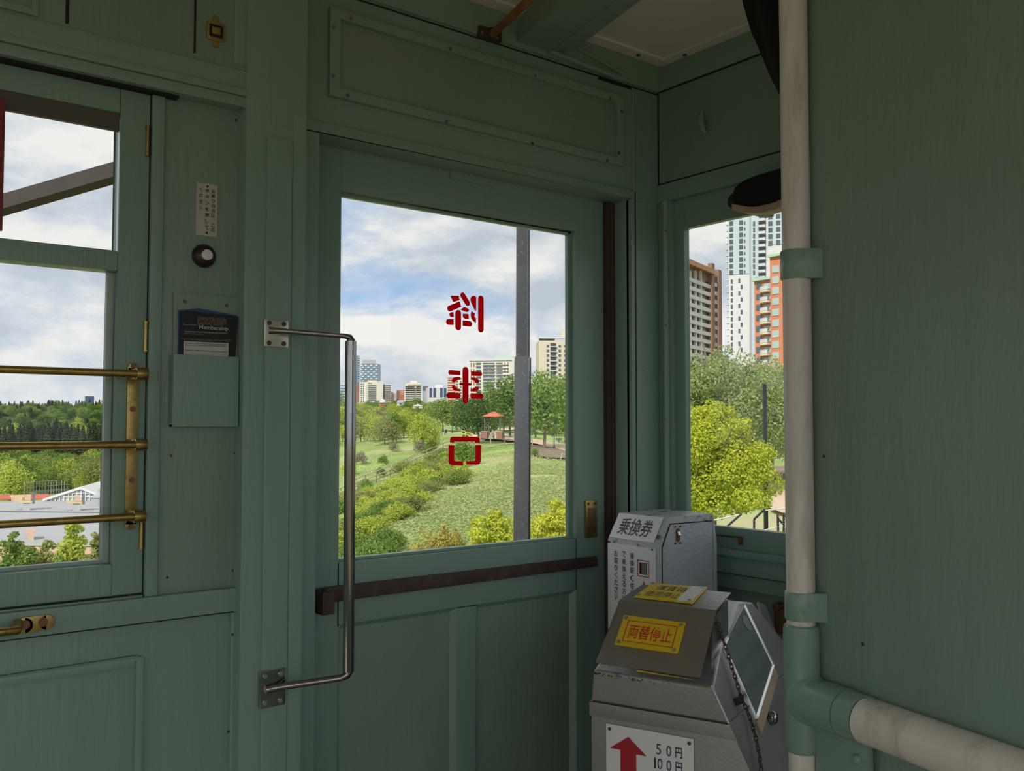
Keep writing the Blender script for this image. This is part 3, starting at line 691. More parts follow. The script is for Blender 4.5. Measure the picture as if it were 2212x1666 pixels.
for z0, z1 in ((.2005, .241), (-.2625, -.2245)):
    mb = MB(); mb.tube([PP(0, z0), PP(0, z0 + .002), PP(0, z1 - .002), PP(0, z1)], [.0205, .0216, .0216, .0205], 30)
    mb.hexa([PP(-.018, z0, -.012), PP(-.0305, z0, .0165), PP(-.0305, z0, .0194), PP(-.010, z0, .0194), PP(-.018, z1, -.012), PP(-.0305, z1, .0165), PP(-.0305, z1, .0194), PP(-.010, z1, .0194)])
    mb.build('band_clamp', GI, pole, bevel=.0012, smooth=True)
pipe = thing('handrail_pipe', PP(-.6, -.4), 'thick cream-painted horizontal pipe rail leading away from the green tee fitting', 'handrail')
MB().tube([PP(-.112, -.366), PP(-1.2, -.366)], .0282, 36).build('tube', M['cream'], pipe, smooth=True)

# ---- black curtain drawn up behind the pole
mb = MB(); cols, rows = 46, 24; vs = []; fs = []
edge = [(1592, -60), (1598, 0), (1612, 60), (1632, 110), (1655, 165), (1675, 200), (1700, 235), (1712, 262)]
def ex(t):
    t *= len(edge) - 1; i = min(int(t), len(edge) - 2); f_ = t - i
    return edge[i][0] + (edge[i + 1][0] - edge[i][0]) * f_, edge[i][1] + (edge[i + 1][1] - edge[i][1]) * f_
CP = PP(0, 0, .085)
for i in range(rows + 1):
    px, py = ex(i / rows); p = onP(px, py, CP, NN); s0 = (p - P0).dot(D); z = min(p.z, CEIL)
    for j in range(cols + 1):
        t = j / cols; s = s0 - (s0 + .28) * t
        vs.append(PP(s, z + .0 - .02 * t * (i / rows), .085 + .012 * sin(t * 34 + i * .12) * (1 - .5 * i / rows)))
for i in range(rows):
    for j in range(cols): fs.append((i * (cols + 1) + j, i * (cols + 1) + j + 1, (i + 1) * (cols + 1) + j + 1, (i + 1) * (cols + 1) + j))
mb.add(vs, fs); mb.add([p + NN * .004 for p in vs], [f_[::-1] for f_ in fs])
cur = mb.build('curtain', M['blackfab'], label='black cloth curtain hanging from the ceiling behind the cream pole', cat='curtain', smooth=True)

# ---- black rounded unit over the front window
c = onX(1682, 410, 1.57); dr = thing('wiper_motor', c, 'black rounded unit with a beige strip over the front window', 'wiper motor')
mb = MB(); vs = []; fs = []; n, m_ = 22, 16
for i in range(m_ + 1):
    t = i / m_; yy = c.y + .105 - .26 * t; s = (max(0, 1 - abs(2 * t - 1) ** 4.5)) ** .42
    for j in range(n):
        q = 2 * pi * j / n; cs, sn = cos(q), sin(q); k = .7
        vs.append(V((c.x + .044 * s * abs(cs) ** k * (1 if cs > 0 else -1), yy, c.z + .004 * (t - .3) + .036 * s * abs(sn) ** k * (1 if sn > 0 else -1))))
for i in range(m_):
    for j in range(n): fs.append((i * n + j, i * n + (j + 1) % n, (i + 1) * n + (j + 1) % n, (i + 1) * n + j))
mb.add(vs, fs); mb.build('housing', M['blackfab'], dr, smooth=True)
MB().tube([c + V((0, .120, -.004)), c + V((0, .112, -.004)), c + V((0, .09, -.002))], [.012, .018, .02], 16).build('end_knob', M['black'], dr, smooth=True)
mb = MB()
for i in range(12):
    t0, t1 = i / 12, (i + 1) / 12
    def q_(t): return c + V((-.038 + .01 * t, .088 - .15 * t, -.031 - .018 * sin(pi * min(1, t * 1.0))))
    a, b = q_(t0), q_(t1); hgt = .005 + .016 * sin(pi * (.15 + .8 * t0))
    mb.hexa([a, b, b + V((.03, 0, 0)), a + V((.03, 0, 0)), a + Z_ * .014, b + Z_ * .014, b + V((.03, 0, .014)), a + V((.03, 0, .014))])
mb.build('beige_trim', M['beige'], dr, bevel=.001)
a, b = onX(1622, 453, 1.545), onX(1700, 436, 1.545)
mb = MB(); mb.tube([a, b + V((0, -.12, .0))], .0045, 12); mb.build('beige_bar', M['beige'], dr, smooth=True)
mb = MB(); a = onX(1617, 450, 1.56); mb.box(a.x - .006, FX + .01, a.y - .012, a.y + .010, a.z - .010, a.z + .018); mb.box(c.x - .01, FX, c.y - .03, c.y + .03, c.z - .012, c.z + .02); mb.build('support_arm', M['black'], dr, bevel=.003)

# ================================================================== transfer ticket box in the corner
tx0, tx1, ty0, ty1 = 1.367, 1.550, 1.2763, 1.4151
tb_ = thing('ticket_box', ((tx0 + tx1) / 2, (ty0 + ty1) / 2, FLR), 'chipped silver transfer ticket box with white Japanese signs, in the corner by the door', 'ticket box')
zt, zs, xt = -.1835, -.2365, 1.400
prof = [(tx0, -.62), (tx1, -.62), (tx1, -.245), (tx1 - .0105, zt), (xt, zt), (tx0, zs)]
mb = MB(); mb.prism([(x, ty0, z) for x, z in prof], (0, ty1 - ty0, 0)); mb.build('casing', M['silverwhite'], tb_, bevel=.003)
mb = MB(); mb.box(tx0 + .045, tx1 - .04, ty0 + .03, ty1 - .03, FLR, -.62); mb.build('pedestal', M['steel'], tb_)
MB().box(tx0 + .02, tx1 - .02, ty0 + .01, ty1 - .01, FLR, FLR + .015).build('base_plate', M['steel'], tb_)
# side door
Q = [(tx0 + .0155, -.6), (tx1 - .0145, -.6), (tx1 - .016, -.2), (xt + .006, -.1985 - .0), (tx0 + .0155, -.243)]
mb = MB(); mb.prism([(x, ty0 - .0016, z) for x, z in Q], (0, .003, 0)); mb.build('side_door', M['boxside'], tb_, bevel=.001)
mb = MB(); Q2 = [(x + (.0022 if x > 1.45 else -.0022), z + (.0022 if z > -.3 else 0)) for x, z in Q]; mb.prism([(x, ty0 - .0004, z) for x, z in Q2], (0, .001, 0)); mb.build('door_gap', CR, tb_)
kc = onY(1464, 1156, ty0 - .002)
mb = MB(); mb.box(kc.x - .005, kc.x + .005, ty0 - .0035, ty0, kc.z - .009, kc.z + .009); mb.disc(kc + V((0, 0, .009)), (0, -1, 0), .005, .0018, 16); mb.disc(kc - V((0, 0, .009)), (0, -1, 0), .005, .0018, 16); mb.build('lock_escutcheon', M['bronze'], tb_)
mb = MB(); mb.tube([kc + V((0, -.003, .007)), kc + V((0, -.005, 0)), kc + V((0, -.003, -.003))], [.0035, .004, .003], 12, flat=.6); mb.build('lock_cover', M['nickel'], tb_, smooth=True)
mb = MB()
for dx in (-.0075, .0075):
    for dz_ in (-.0165, .0165): mb.disc(kc + V((dx, 0, dz_)), (0, -1, 0), .0019, .0012, 8)
mb.build('rivet', M['black'], tb_)
# signs: sloped plate and front plate
o = V((tx0 + .0015, ty1 - .0035, zs + .0028)); u = V((0, -(ty1 - ty0) + .013, 0)); v = V((xt - tx0 - .003, 0, zt - zs - .0045)); nrm = v.cross(u).normalized()
if nrm.x > 0: nrm = -nrm
mb = MB(); mb.prism([o + nrm * .0004, o + u + nrm * .0004, o + u + v + nrm * .0004, o + v + nrm * .0004], nrm * .0014); ts = mb.build('sloped_sign', M['white'], tb_, bevel=.0006)
mb = MB(); text(mb, '乗換券', o + u * .13 + v * .16, u * .74, v * .68, nrm * .0021, .012); mb.build('lettering', M['ink'], ts)
mb = MB()
for a_, b_ in ((.04, .1), (.96, .1), (.04, .9), (.96, .9)): mb.disc(o + u * a_ + v * b_ + nrm * .0018, nrm, .0013, .0008, 8)
mb.build('rivet', M['nickel'], ts)
fx = tx0 - .0016
mb = MB(); mb.box(fx, tx0, ty0 + .003, ty1 - .001, -.60, zs - .0075); fs_ = mb.build('front_sign', M['white'], tb_, bevel=.001)
U, VV, LF = V((0, -1, 0)), V((0, 0, 1)), V((-.0005, 0, 0))
def tcol(px, py, chars, h, step, w=None):
    t = onX(px, py, fx); mb = MB(); vtext(mb, chars, t, step, w or h * .95, h, U, VV, LF, .012); mb.build('lettering', M['ink'], fs_)
tcol(1365.5, 1194.5, '乗換駅（住吉', .0125, .0150); tcol(1348, 1191, 'で乗換える方に', .0125, .0150); tcol(1331, 1189, 'お取りください。', .0125, .0148)
a, b = onX(1377.5, 1209, fx), onX(1402, 1249, fx)
mb = MB(); y0, y1, z0, z1 = a.y, b.y, b.z, a.z
k = .0016
for q in ((y1, y0, z0, z0 + k), (y1, y0, z1 - k, z1), (y0 - k, y0, z0, z1), (y1, y1 + k, z0, z1)): mb.box(fx - .0006, fx, q[0], q[1], q[2], q[3])
mb.build('red_frame', M['red'], fs_, bevel=.0003)
bx('ticket_slot', M['black'], fx - .0004, fx + .001, y1 + .005, y0 - .005, z0 + .005, z1 - .005, fs_, bevel=0)
bx('ticket_edge', mat('grey_ticket', (.16, .17, .15), .5), fx - .0008, fx, y1 + .006, y0 - .0115, z0 + .006, z1 - .006, fs_, bevel=0)
t = onX(1391, 1255, fx); mb = MB(); mb.prism([t + V((-.0004, 0, 0)), t + V((-.0004, .005, -.013)), t + V((-.0004, -.005, -.013))], (-.0003, 0, 0)); mb.build('red_arrow', M['red'], fs_)
mb = MB()
for px, py in ((1316, 1171), (1409, 1188)): mb.disc(onX(px, py, fx), (-1, 0, 0), .0022, .001, 10)
mb.build('screw', M['black'], fs_)

# ================================================================== fare box
ar = radians(21); FW = V((-sin(ar), cos(ar), 0)); FN = V((cos(ar), sin(ar), 0)); FC = V((1.03108, .86758, 0))
def B(a, b, z): return FC + FW * a + FN * b + Z_ * z
K = .505
def an(z): return -.0055 - K * (-.366 - z)             # near side leans
AL = .182
fb = thing('fare_box', B(.08, .15, FLR), 'grey metal streetcar fare box with yellow closed notices and a sloping glass side', 'fare box')
ZSM = -.4125                                            # seam between hood and body
def ring(z, e=0): return [B(an(z) - e, -e, z), B(AL + e + (.004 if z < -.4 else 0), -e, z), B(AL + e, .36 + e, z), B(an(z) - e, .36 + e, z)]
# hood
def sec(a_fn):
    out = []
    for b, z in ((0, ZSM), (0, -.3665), (.10, -.3305), (.245, -.2905), (.31, -.3015), (.40, -.4125)):
        out.append((b, z))
    return out
pr = sec(None)
near = [B(an(z), b, z) for b, z in pr]; farv = [B(AL - (.004 if i in (1, 2, 3, 4) else 0), b, z) for i, (b, z) in enumerate(pr)]
n = len(pr)
mb = MB(); mb.add(near + farv, [tuple(range(n)), tuple(range(n, 2 * n))[::-1]] + [(i, n + i, n + (i + 1) % n, (i + 1) % n) for i in range(n)])
mb.build('hood', M['steel'], fb, bevel=.0045, seg=3)
# glass side window, frame, chute below
def LN(px, py, e=0):
    """point on the leaning near side"""
    d = ray(px, py); c = FC; n_ = (FW - Z_ * K).normalized(); p0_ = B(an(-.366), 0, -.366) - n_ * e
    return onP(px, py, p0_, n_)
q = [LN(1560, 1398), LN(1603, 1307), LN(1666, 1438), LN(1629, 1555)]; nl = -(FW - Z_ * K).normalized()
ctr = sum(q, V((0, 0, 0))) / 4
def inset(p, k): return p + (ctr - p) * k
mb = MB()
for i in range(4):
    a, b = q[i], q[(i + 1) % 4]; a2, b2 = inset(a, .045), inset(b, .045)
    mb.hexa([a, b, b2, a2, a + nl * .006, b + nl * .006, b2 + nl * .004, a2 + nl * .004])
wf_ = mb.build('side_window_frame', M['aluminium'], fb, bevel=.0008)
mb = MB(); mb.prism([inset(p, .04) + nl * .002 for p in q], nl * .0015); mb.build('side_glass', mat('dark_side_glass', (.15, .185, .19), .10, spec=.9, coat=.5), fb, label='dark glass side')
p = inset(LN(1608, 1340), .1) + nl * .004; MB().disc(p, nl, .013, .0004, 20).build('round_sticker', mat('pale_sticker', (.20, .24, .24), .4), fb)
mb = MB(); e0, e1_, e2_ = LN(1640, 1585), LN(1677, 1455), LN(1669, 1438); mb.prism([LN(1630, 1560), LN(1667, 1440), LN(1678, 1462), LN(1641, 1588)], nl * .004); mb.build('chute_edge', M['beige'], fb, bevel=.001)
# rear side wing seen behind the window
mb = MB(); W4 = [LN(1634, 1302, -.02), LN(1650, 1310, -.02), LN(1700, 1440, -.02), LN(1700, 1520, -.02), LN(1668, 1440, -.02)]
mb.prism([p for p in W4], nl * .004); mb.build('rear_wing', M['stainless'], fb)
# lower body
def quadring(zs_):
    vs, fs = [], []
    for z, e in zs_:
        vs += [B(an(max(z, -.60)) - e, -e, z), B(AL + e, -e, z), B(AL + e, .34, z), B(an(max(z, -.60)) - e, .34, z)]
    m = len(zs_)
    for i in range(m - 1):
        for j in range(4): fs.append((i * 4 + j, i * 4 + (j + 1) % 4, (i + 1) * 4 + (j + 1) % 4, (i + 1) * 4 + j))
    fs += [(3, 2, 1, 0), tuple((m - 1) * 4 + j for j in range(4))]
    return vs, fs
mb = MB(); mb.add(*quadring([(FLR, 0), (-.60, 0), (-.4335, 0)])); mb.build('body', M['steel'], fb, bevel=.003)
mb = MB(); mb.add(*quadring([(-.434, .0022), (-.4125, .0022)])); mb.build('seam_band', M['steel'], fb, bevel=.0015)
mb = MB(); mb.prism([B(an(-.412) - .0004, -.0028, -.4122), B(AL + .002, -.0028, -.4122), B(AL + .002, -.0028, -.4132), B(an(-.413) - .0004, -.0028, -.4132)], FN * .001); mb.build('seam_line', CR, fb)
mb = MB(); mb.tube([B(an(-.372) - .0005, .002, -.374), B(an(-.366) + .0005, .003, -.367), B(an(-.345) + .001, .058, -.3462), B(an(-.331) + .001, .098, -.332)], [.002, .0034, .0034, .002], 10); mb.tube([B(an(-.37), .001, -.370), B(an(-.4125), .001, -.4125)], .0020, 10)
mb.build('edge_highlight', mat('highlight_steel', (.50, .50, .51), .42, .5), fb, smooth=True)  # pale tubes put the bright highlight along the hood's near edge into colour
mb = MB(); chips = mat('rust_chips', (.06, .035, .022), .8)
for k in range(26):
    a_ = AL - .004 - random.random() ** 1.6 * .15; z_ = -.3685 - abs(random.gauss(0, .0016)); w_ = random.uniform(.001, .006); mb.prism([B(a_, -.0006, z_), B(a_ - w_, -.0006, z_ - .0004), B(a_ - w_ * .8, -.0006, z_ - random.uniform(.0008, .0026)), B(a_ - w_ * .2, -.0006, z_ - .0015)], FN * .0006)
mb.build('rust_chips', chips, fb, kind='stuff')
kp = LN(1669, 1551, .006); MB().ball(kp, .0085, .0085, .0105, 16, 12).build('lock_knob', M['chrome'], fb, smooth=True)
MB().prism([LN(1648, 1600, -.006), LN(1690, 1500, -.006), LN(1720, 1500, -.006), LN(1720, 1700, -.006), LN(1648, 1700, -.006)], nl * .003).build('side_door', mat('dark_side_panel', (.10, .10, .105), .45, .4), fb)
# cover plate: bent stainless sheet with notices
cv = [(-.006, -.3535), (.0669, -.2718), (.1376, -.2568)]
lf = [.1715, .1642, .1559]; nr = [.0091, .0091, .0091]
mb = MB(); tck = .0014
for i in range(2):
    (b0, z0), (b1, z1) = cv[i], cv[i + 1]; L = [B(nr[i], b0, z0), B(lf[i], b0, z0), B(lf[i + 1], b1, z1), B(nr[i + 1], b1, z1)]
    nn = (L[1] - L[0]).cross(L[3] - L[0]).normalized()
    if nn.z > 0: nn = -nn
    mb.prism(L, nn * tck)
cvp = mb.build('cover_plate', M['stainless'], fb, bevel=.0005)
mb = MB()
for a_ in (.03, .13): mb.box
mb.hexa([B(.012, .05, -.35), B(.16, .05, -.35), B(.16, .13, -.33), B(.012, .13, -.33), B(.012, .06, -.285), B(.155, .06, -.285), B(.15, .13, -.266), B(.012, .13, -.266)]); mb.build('coin_hopper', M['aluminium'], fb)
def onplate(i, px, py):
    (b0, z0), (b1, z1) = cv[i], cv[i + 1]; p = B(0, b0, z0); n_ = FW.cross(B(0, b1, z1) - p).normalized()
    if n_.z < 0: n_ = -n_
    return onP(px, py, p, n_), n_
def notice(i, cr, bodylines, ink, frame, lab, ins=.012, peel=False):
    """cr: TL TR BR BL pixels"""
    P4 = []; nn = None
    for c_ in cr: p, nn = onplate(i, *c_); P4.append(p)
    mb = MB(); mb.prism([p + nn * .0003 for p in P4], nn * .0016); nt_ = mb.build('notice_plate', M['yellow'], fb, bevel=.0006, label=lab)
    tl, tr, br, bl = P4; O, UU, VVv = bl, ((br - bl) + (tr - tl)) / 2, ((tl - bl) + (tr - br)) / 2; Lf = nn * .0021
    def R_(a0, b0, a1, b1): return [O + UU * a0 + VVv * b0 + Lf, O + UU * a1 + VVv * b0 + Lf, O + UU * a1 + VVv * b1 + Lf, O + UU * a0 + VVv * b1 + Lf]
    if frame:
        fm = MB(); fa, fb2, w = .10, .15, .014
        for r_ in ((fa, fb2, 1 - fa, fb2 + w * 1.7), (fa, 1 - fb2 - w * 1.7, 1 - fa, 1 - fb2), (fa, fb2, fa + w, 1 - fb2), (1 - fa - w, fb2, 1 - fa, 1 - fb2)): fm.prism(R_(*r_), nn * .0001)
        fm.build('border', frame, nt_)
    tm = MB()
    for s, a0, b0, a1, b1 in bodylines: text(tm, s, O + UU * a0 + VVv * b0, UU * (a1 - a0), VVv * (b1 - b0), Lf, ins)
    tm.build('lettering', ink, nt_)
    if peel: MB().prism([p + nn * .0001 for p in (R_(.735, .02, .985, .98))], nn * .0003).build('peeled_white_area', M['white'], nt_)
    mb = MB()
    for a0, b0 in ((.06, .1), (.94, .1), (.06, .9), (.94, .9)): mb.disc(O + UU * a0 + VVv * b0 + nn * .0018, nn, .0030, .0016, 12)
    mb.build('screw', M['screwb'], nt_)
notice(0, [(1349, 1330), (1482, 1347), (1465, 1414), (1328, 1394)], [('両替停止', .16, .27, .85, .74)], M['redink'], M['redink'], 'yellow notice with red Japanese writing')
notice(1, [(1409, 1262), (1528, 1271), (1496, 1306), (1369, 1292)], [('運賃箱', .20, .54, .73, .86), ('使用停止', .12, .12, .73, .46)], M['ink'], None, 'yellow notice with black writing, its right end peeled white', peel=True, ins=0.0)
# yellow strip on the hood under the cover
a, _ = onplate(0, 1375, 1449); a = onP(1376, 1447, B(0, .012, 0), FN); b = onP(1498, 1468, B(0, .012, 0), FN)
MB().prism([a, b, b - Z_ * .006, a - Z_ * .005], -FN * .001).build('yellow_label', M['yellow'], fb)
# front sign with the red arrow
def FP(px, py, e=.0012): return onP(px, py, B(0, -e, 0), FN)
O = FP(1310, 1562); R_ = FP(1499, 1597); wsg = (R_ - O).dot(FW)
sa0, sa1 = (O - FC).dot(FW), (R_ - FC).dot(FW); sz = (O.z + R_.z) / 2
mb = MB(); mb.prism([B(sa0, -.0026, sz), B(sa1, -.0026, sz), B(sa1, -.0026, sz - .17), B(sa0, -.0026, sz - .17)], FN * .0016); fsn = mb.build('front_sign', M['white'], fb, bevel=.0005)
SW = sa0 - sa1
def SP(fx_, fz, e=.0031): return B(sa0 - SW * fx_, -e, sz - SW * fz)
mb = MB(); arrow = [(.26, .07), (.47, .235), (.365, .245), (.365, .9), (.175, .9), (.175, .215), (.04, .215)]
mb.prism([SP(x, z) for x, z in [(.265, .10), (.475, .27), (.355, .27), (.355, .9), (.17, .9), (.17, .255), (.045, .255)]], FN * .0004); mb.build('red_arrow', M['red'], fsn)
mb = MB(); UF = -FW
def st_(s, x0, z0, x1, z1, bold=.0): text(mb, s, SP(x0, z1), SP(x1, z1) - SP(x0, z1), SP(x0, z0) - SP(x0, z1), V((0, 0, 0)), bold)
st_('5', .585, .115, .64, .225); st_('0', .70, .115, .755, .225); st_('円', .80, .115, .875, .225, .02)
st_('1', .56, .265, .582, .375); st_('0', .60, .265, .655, .375); st_('0', .70, .265, .755, .375); st_('円', .80, .265, .875, .375, .02)
st_('両替', .55, .43, .90, .60, .03); mb.build('lettering', M['ink'], fsn)
mb = MB()
for x in (.045, .955): mb.disc(SP(x, .05), -FN, .0026, .0012, 10)
mb.build('screw', M['screw'], fsn)
# chain hung from the cover
pts = [(1548, 1337), (1553, 1352), (1560, 1378), (1570, 1405), (1580, 1438), (1592, 1476), (1600, 1505), (1612, 1530), (1624, 1562), (1634, 1600), (1641, 1635), (1646, 1680)]
P3 = [onP(px, py, B(.004, 0, -.27), (FW - Z_ * K).normalized()) if i > 1 else onP(px, py, B(.0085, 0, 0), FW) for i, (px, py) in enumerate(pts)]
for i in range(2, len(P3)): P3[i] = LN(pts[i][0], pts[i][1], .009)
dense = []
for i in range(len(P3) - 1):
    for k in range(6): dense.append(P3[i].lerp(P3[i + 1], k / 6))
tot = [0]
for i in range(1, len(dense)): tot.append(tot[-1] + (dense[i] - dense[i - 1]).length)
mb = MB(); st0 = 0; k = 0; step = .0075
while st0 < tot[-1] - step:
    def atl(L_):
        for i in range(1, len(tot)):
            if tot[i] >= L_: return dense[i - 1].lerp(dense[i], (L_ - tot[i - 1]) / max(1e-9, tot[i] - tot[i - 1]))
        return dense[-1]
    a, b = atl(st0), atl(st0 + step); c_ = (a + b) / 2; t = (b - a).normalized(); side = t.cross(nl).normalized()
    if k % 2: side = (side * .35 + nl).normalized()
    lk = []
    for j in range(13):
        q_ = 2 * pi * j / 12; lk.append(c_ + t * cos(q_) * .0058 + side * sin(q_) * .0030)
    mb.tube(lk, .00085, 6, cap=False); st0 += step; k += 1
mb.build('chain', M['rust'], fb, smooth=True)
kb = LN(1594, 1514, .004); MB().obox(kb, FN, Z_, nl, .006, .006, .008).build('chain_clip', M['black'], fb, bevel=.001)
# ================================================================== outside: the river valley, park and city
rng = np.random.default_rng(11)
def leafmat(name, c1, c2, hue=.0, rough=.55):
    global nt
    m = bpy.data.materials.new(name); m.use_nodes = True; nt = m.node_tree; nt.nodes.clear()
    o = N('ShaderNodeOutputMaterial'); g = N('ShaderNodeNewGeometry'); oi = N('ShaderNodeObjectInfo')
    rnd = math_('ADD', math_('MULTIPLY', g.outputs['Random Per Island'], .6), math_('MULTIPLY', oi.outputs['Random'], .4))
    c = ramp(rnd, [(.1, c1), (.9, c2)])
    d = N('ShaderNodeBsdfDiffuse'); t = N('ShaderNodeBsdfTranslucent'); Lk(c, d.inputs[0]); Lk(c, t.inputs[0])
    mx = N('ShaderNodeMixShader'); mx.inputs[0].default_value = .42; Lk(d.outputs[0], mx.inputs[1]); Lk(t.outputs[0], mx.inputs[2])
    Lk(mx.outputs[0], o.inputs[0]); return m
LM = {
 'green': leafmat('leaf_green', (.12, .22, .04), (.34, .46, .12)),
 'poplar': leafmat('leaf_poplar', (.20, .28, .09), (.60, .66, .32)),
 'lime': leafmat('leaf_lime', (.34, .44, .06), (.64, .68, .16)),
 'yellow': leafmat('leaf_yellow_maple', (.42, .50, .05), (.90, .86, .16)),
 'dark': leafmat('leaf_dark_green', (.05, .10, .025), (.17, .25, .07)),
 'olive': leafmat('leaf_olive', (.22, .26, .07), (.44, .45, .18)),
 'rusty': leafmat('leaf_rusty', (.38, .32, .09), (.66, .62, .20)),
 'spruce': leafmat('needle_dark', (.035, .065, .035), (.13, .16, .08)),
 'lilac': leafmat('pale_twigs', (.30, .27, .22), (.42, .42, .30)),
 'weed': leafmat('weed_green', (.30, .42, .13), (.55, .62, .30)),
 'straw': leafmat('dry_grass', (.55, .54, .27), (.74, .70, .42)),
}
M['bark'] = mat('bark', (.20, .15, .11), .85, var=.3, vscale=3)
M['bark2'] = mat('pale_bark', (.42, .37, .30), .85, var=.3, vscale=3)

def leaves(pts, nrm, size, name, m, extra=None, em=None):
    """mesh of small folded leaf cards"""
    n = len(pts); nrm = nrm / (np.linalg.norm(nrm, axis=1, keepdims=True) + 1e-9)
    r = rng.normal(size=(n, 3)); a = np.cross(nrm, r); a /= np.linalg.norm(a, axis=1, keepdims=True) + 1e-9; b = np.cross(nrm, a)
    s = (size * rng.uniform(.6, 1.35, n))[:, None]; w = s * .62
    v = np.stack([pts - a * s, pts + b * w + nrm * s * .15, pts + a * s, pts - b * w + nrm * s * .15], 1).reshape(-1, 3)
    nf = n; ev, ef = (extra or ([], []))
    ev = np.array([tuple(p) for p in ev], float).reshape(-1, 3)
    V_ = np.concatenate([v, ev]) if len(ev) else v
    me = bpy.data.meshes.new(name); me.vertices.add(len(V_)); me.vertices.foreach_set('co', V_.ravel())
    loops = list(range(n * 4)); starts = list(range(0, n * 4, 4)); tot = [4] * n
    k = n * 4
    for f in ef:
        starts.append(len(loops)); tot.append(len(f)); loops += [k + i for i in f]
    me.loops.add(len(loops)); me.loops.foreach_set('vertex_index', loops)
    me.polygons.add(len(starts)); me.polygons.foreach_set('loop_start', starts); me.polygons.foreach_set('loop_total', tot)
    me.materials.append(m)
    if em: me.materials.append(em); me.polygons.foreach_set('material_index', [0] * n + [1] * len(ef))
    me.update(); me.validate(); return me
def blobs_points(blobs, n):
    vol = np.array([b[3] * b[3] for b in blobs]); pr_ = vol / vol.sum(); idx = rng.choice(len(blobs), n, p=pr_)
    B_ = np.array(blobs)[idx]; d = rng.normal(size=(n, 3)); d /= np.linalg.norm(d, axis=1, keepdims=True)
    rad = rng.uniform(.55, 1.05, n) ** .6
    # clumpy: pull toward sub clusters
    p = B_[:, :3] + d * rad[:, None] * np.stack([B_[:, 3], B_[:, 3], B_[:, 3] * B_[:, 4]], 1)
    return p, d + rng.normal(size=(n, 3)) * .55 + np.array([0, 0, .35])
def broad_blobs(wid=.36, base=.22, k=16, seed=0, top=1.0, lump=1.0):
    r = random.Random(seed); out = []
    for i in range(k):
        t = (i + .5) / k; z = base + (top - base) * (.10 + .80 * t); rr = wid * (sin(pi * min(1, .18 + t * .80)) ** .7)
        a = i * 2.4 + r.random(); d = rr * r.uniform(.35, .75)
        s = (rr * r.uniform(.42, .62) + .03) * lump
        if lump < 1: d = rr * r.uniform(.15, 1.12); s *= r.uniform(.65, 1.5); z += r.uniform(-.05, .06)
        out.append((d * cos(a), d * sin(a), min(z, top - s * .8), s, .8))
    out.append((0, 0, base + (top - base) * .5, wid * (.6 if lump == 1 else .5), 1.1)); return out
def trunk_geo(h=.5, r=.022, br=5, seed=0, spread=.2):
    rr = random.Random(seed); mb = MB(); mb.tube([V((0, 0, -.03)), V((0, 0, .02)), V((.01, 0, h * .5)), V((0, .01, h))], [r * 1.5, r, r * .8, r * .5], 7)
    for i in range(br):
        a = rr.random() * 6.28; z = h * rr.uniform(.4, .9); e = V((cos(a) * spread, sin(a) * spread, z + spread * rr.uniform(.7, 1.5)))
        mb.tube([V((0, 0, z)), V((0, 0, z)).lerp(e, .5) + V((0, 0, .02)), e], [r * .5, r * .35, r * .12], 5)
    return mb.v, mb.f
PR = {}
def proto(kind, var, leafm, n, size, wid=.36, base=.22, k=16, th=.55, bark='bark', seed=0):
    p, nn = blobs_points(broad_blobs(wid, base, k, seed), n)
    PR[(kind, var)] = leaves(p, nn, size, kind + '_crown', LM[leafm], trunk_geo(th, .016, 6, seed, wid * .6), M[bark])
for i in range(3):
    proto('green', i, 'green', 3200, .020, .34, .16, 18, seed=i)
    proto('lime', i, 'lime', 2400, .022, .40, .10, 16, seed=10 + i)
    proto('dark', i, 'dark', 3000, .020, .36, .10, 26, seed=50 + i)
    proto('olive', i, 'olive', 2400, .022, .40, .08, 16, seed=20 + i)
    proto('poplar', i, 'poplar', 5200, .0165, .34, .20, 22, seed=30 + i)
    # spruce
    n = 1500; t = rng.uniform(0, 1, n) ** .75; lay = np.floor(t * 13) / 13; z = 1 - (t * .94); rad = .19 * (.08 + t) * (1 - .45 * ((t * 13) % 1)) * (1 + .3 * rng.random(n)); a = rng.uniform(0, 2 * pi, n)
    p = np.stack([rad * np.cos(a), rad * np.sin(a), z], 1); nn = np.stack([np.cos(a) * .6, np.sin(a) * .6, np.full(n, .9)], 1) + rng.normal(size=(n, 3)) * .3
    PR[('spruce', i)] = leaves(p, nn, .024, 'spruce_crown', LM['spruce'], trunk_geo(.8, .012, 0, i), M['bark'])
    # shrub domes
    for kd, lm in (('shrub', 'green'), ('limeshrub', 'lime'), ('oliveshrub', 'olive'), ('lilacshrub', 'lilac'), ('rustyshrub', 'rusty')):
        bl = [(.42 * cos(j * 2.4 + i) * r_, .42 * sin(j * 2.4 + i) * r_, .28 + .42 * (1 - r_) * (1 if j % 2 else .7), .27, .85) for j, r_ in enumerate([.95, .8, .9, .6, .5, .3, .75, .85, .1, .65, .4])]
        p, nn = blobs_points(bl, 1700); p[:, 2] = np.abs(p[:, 2])
        PR[(kd, i)] = leaves(p, nn, .034, kd + '_foliage', LM[lm])
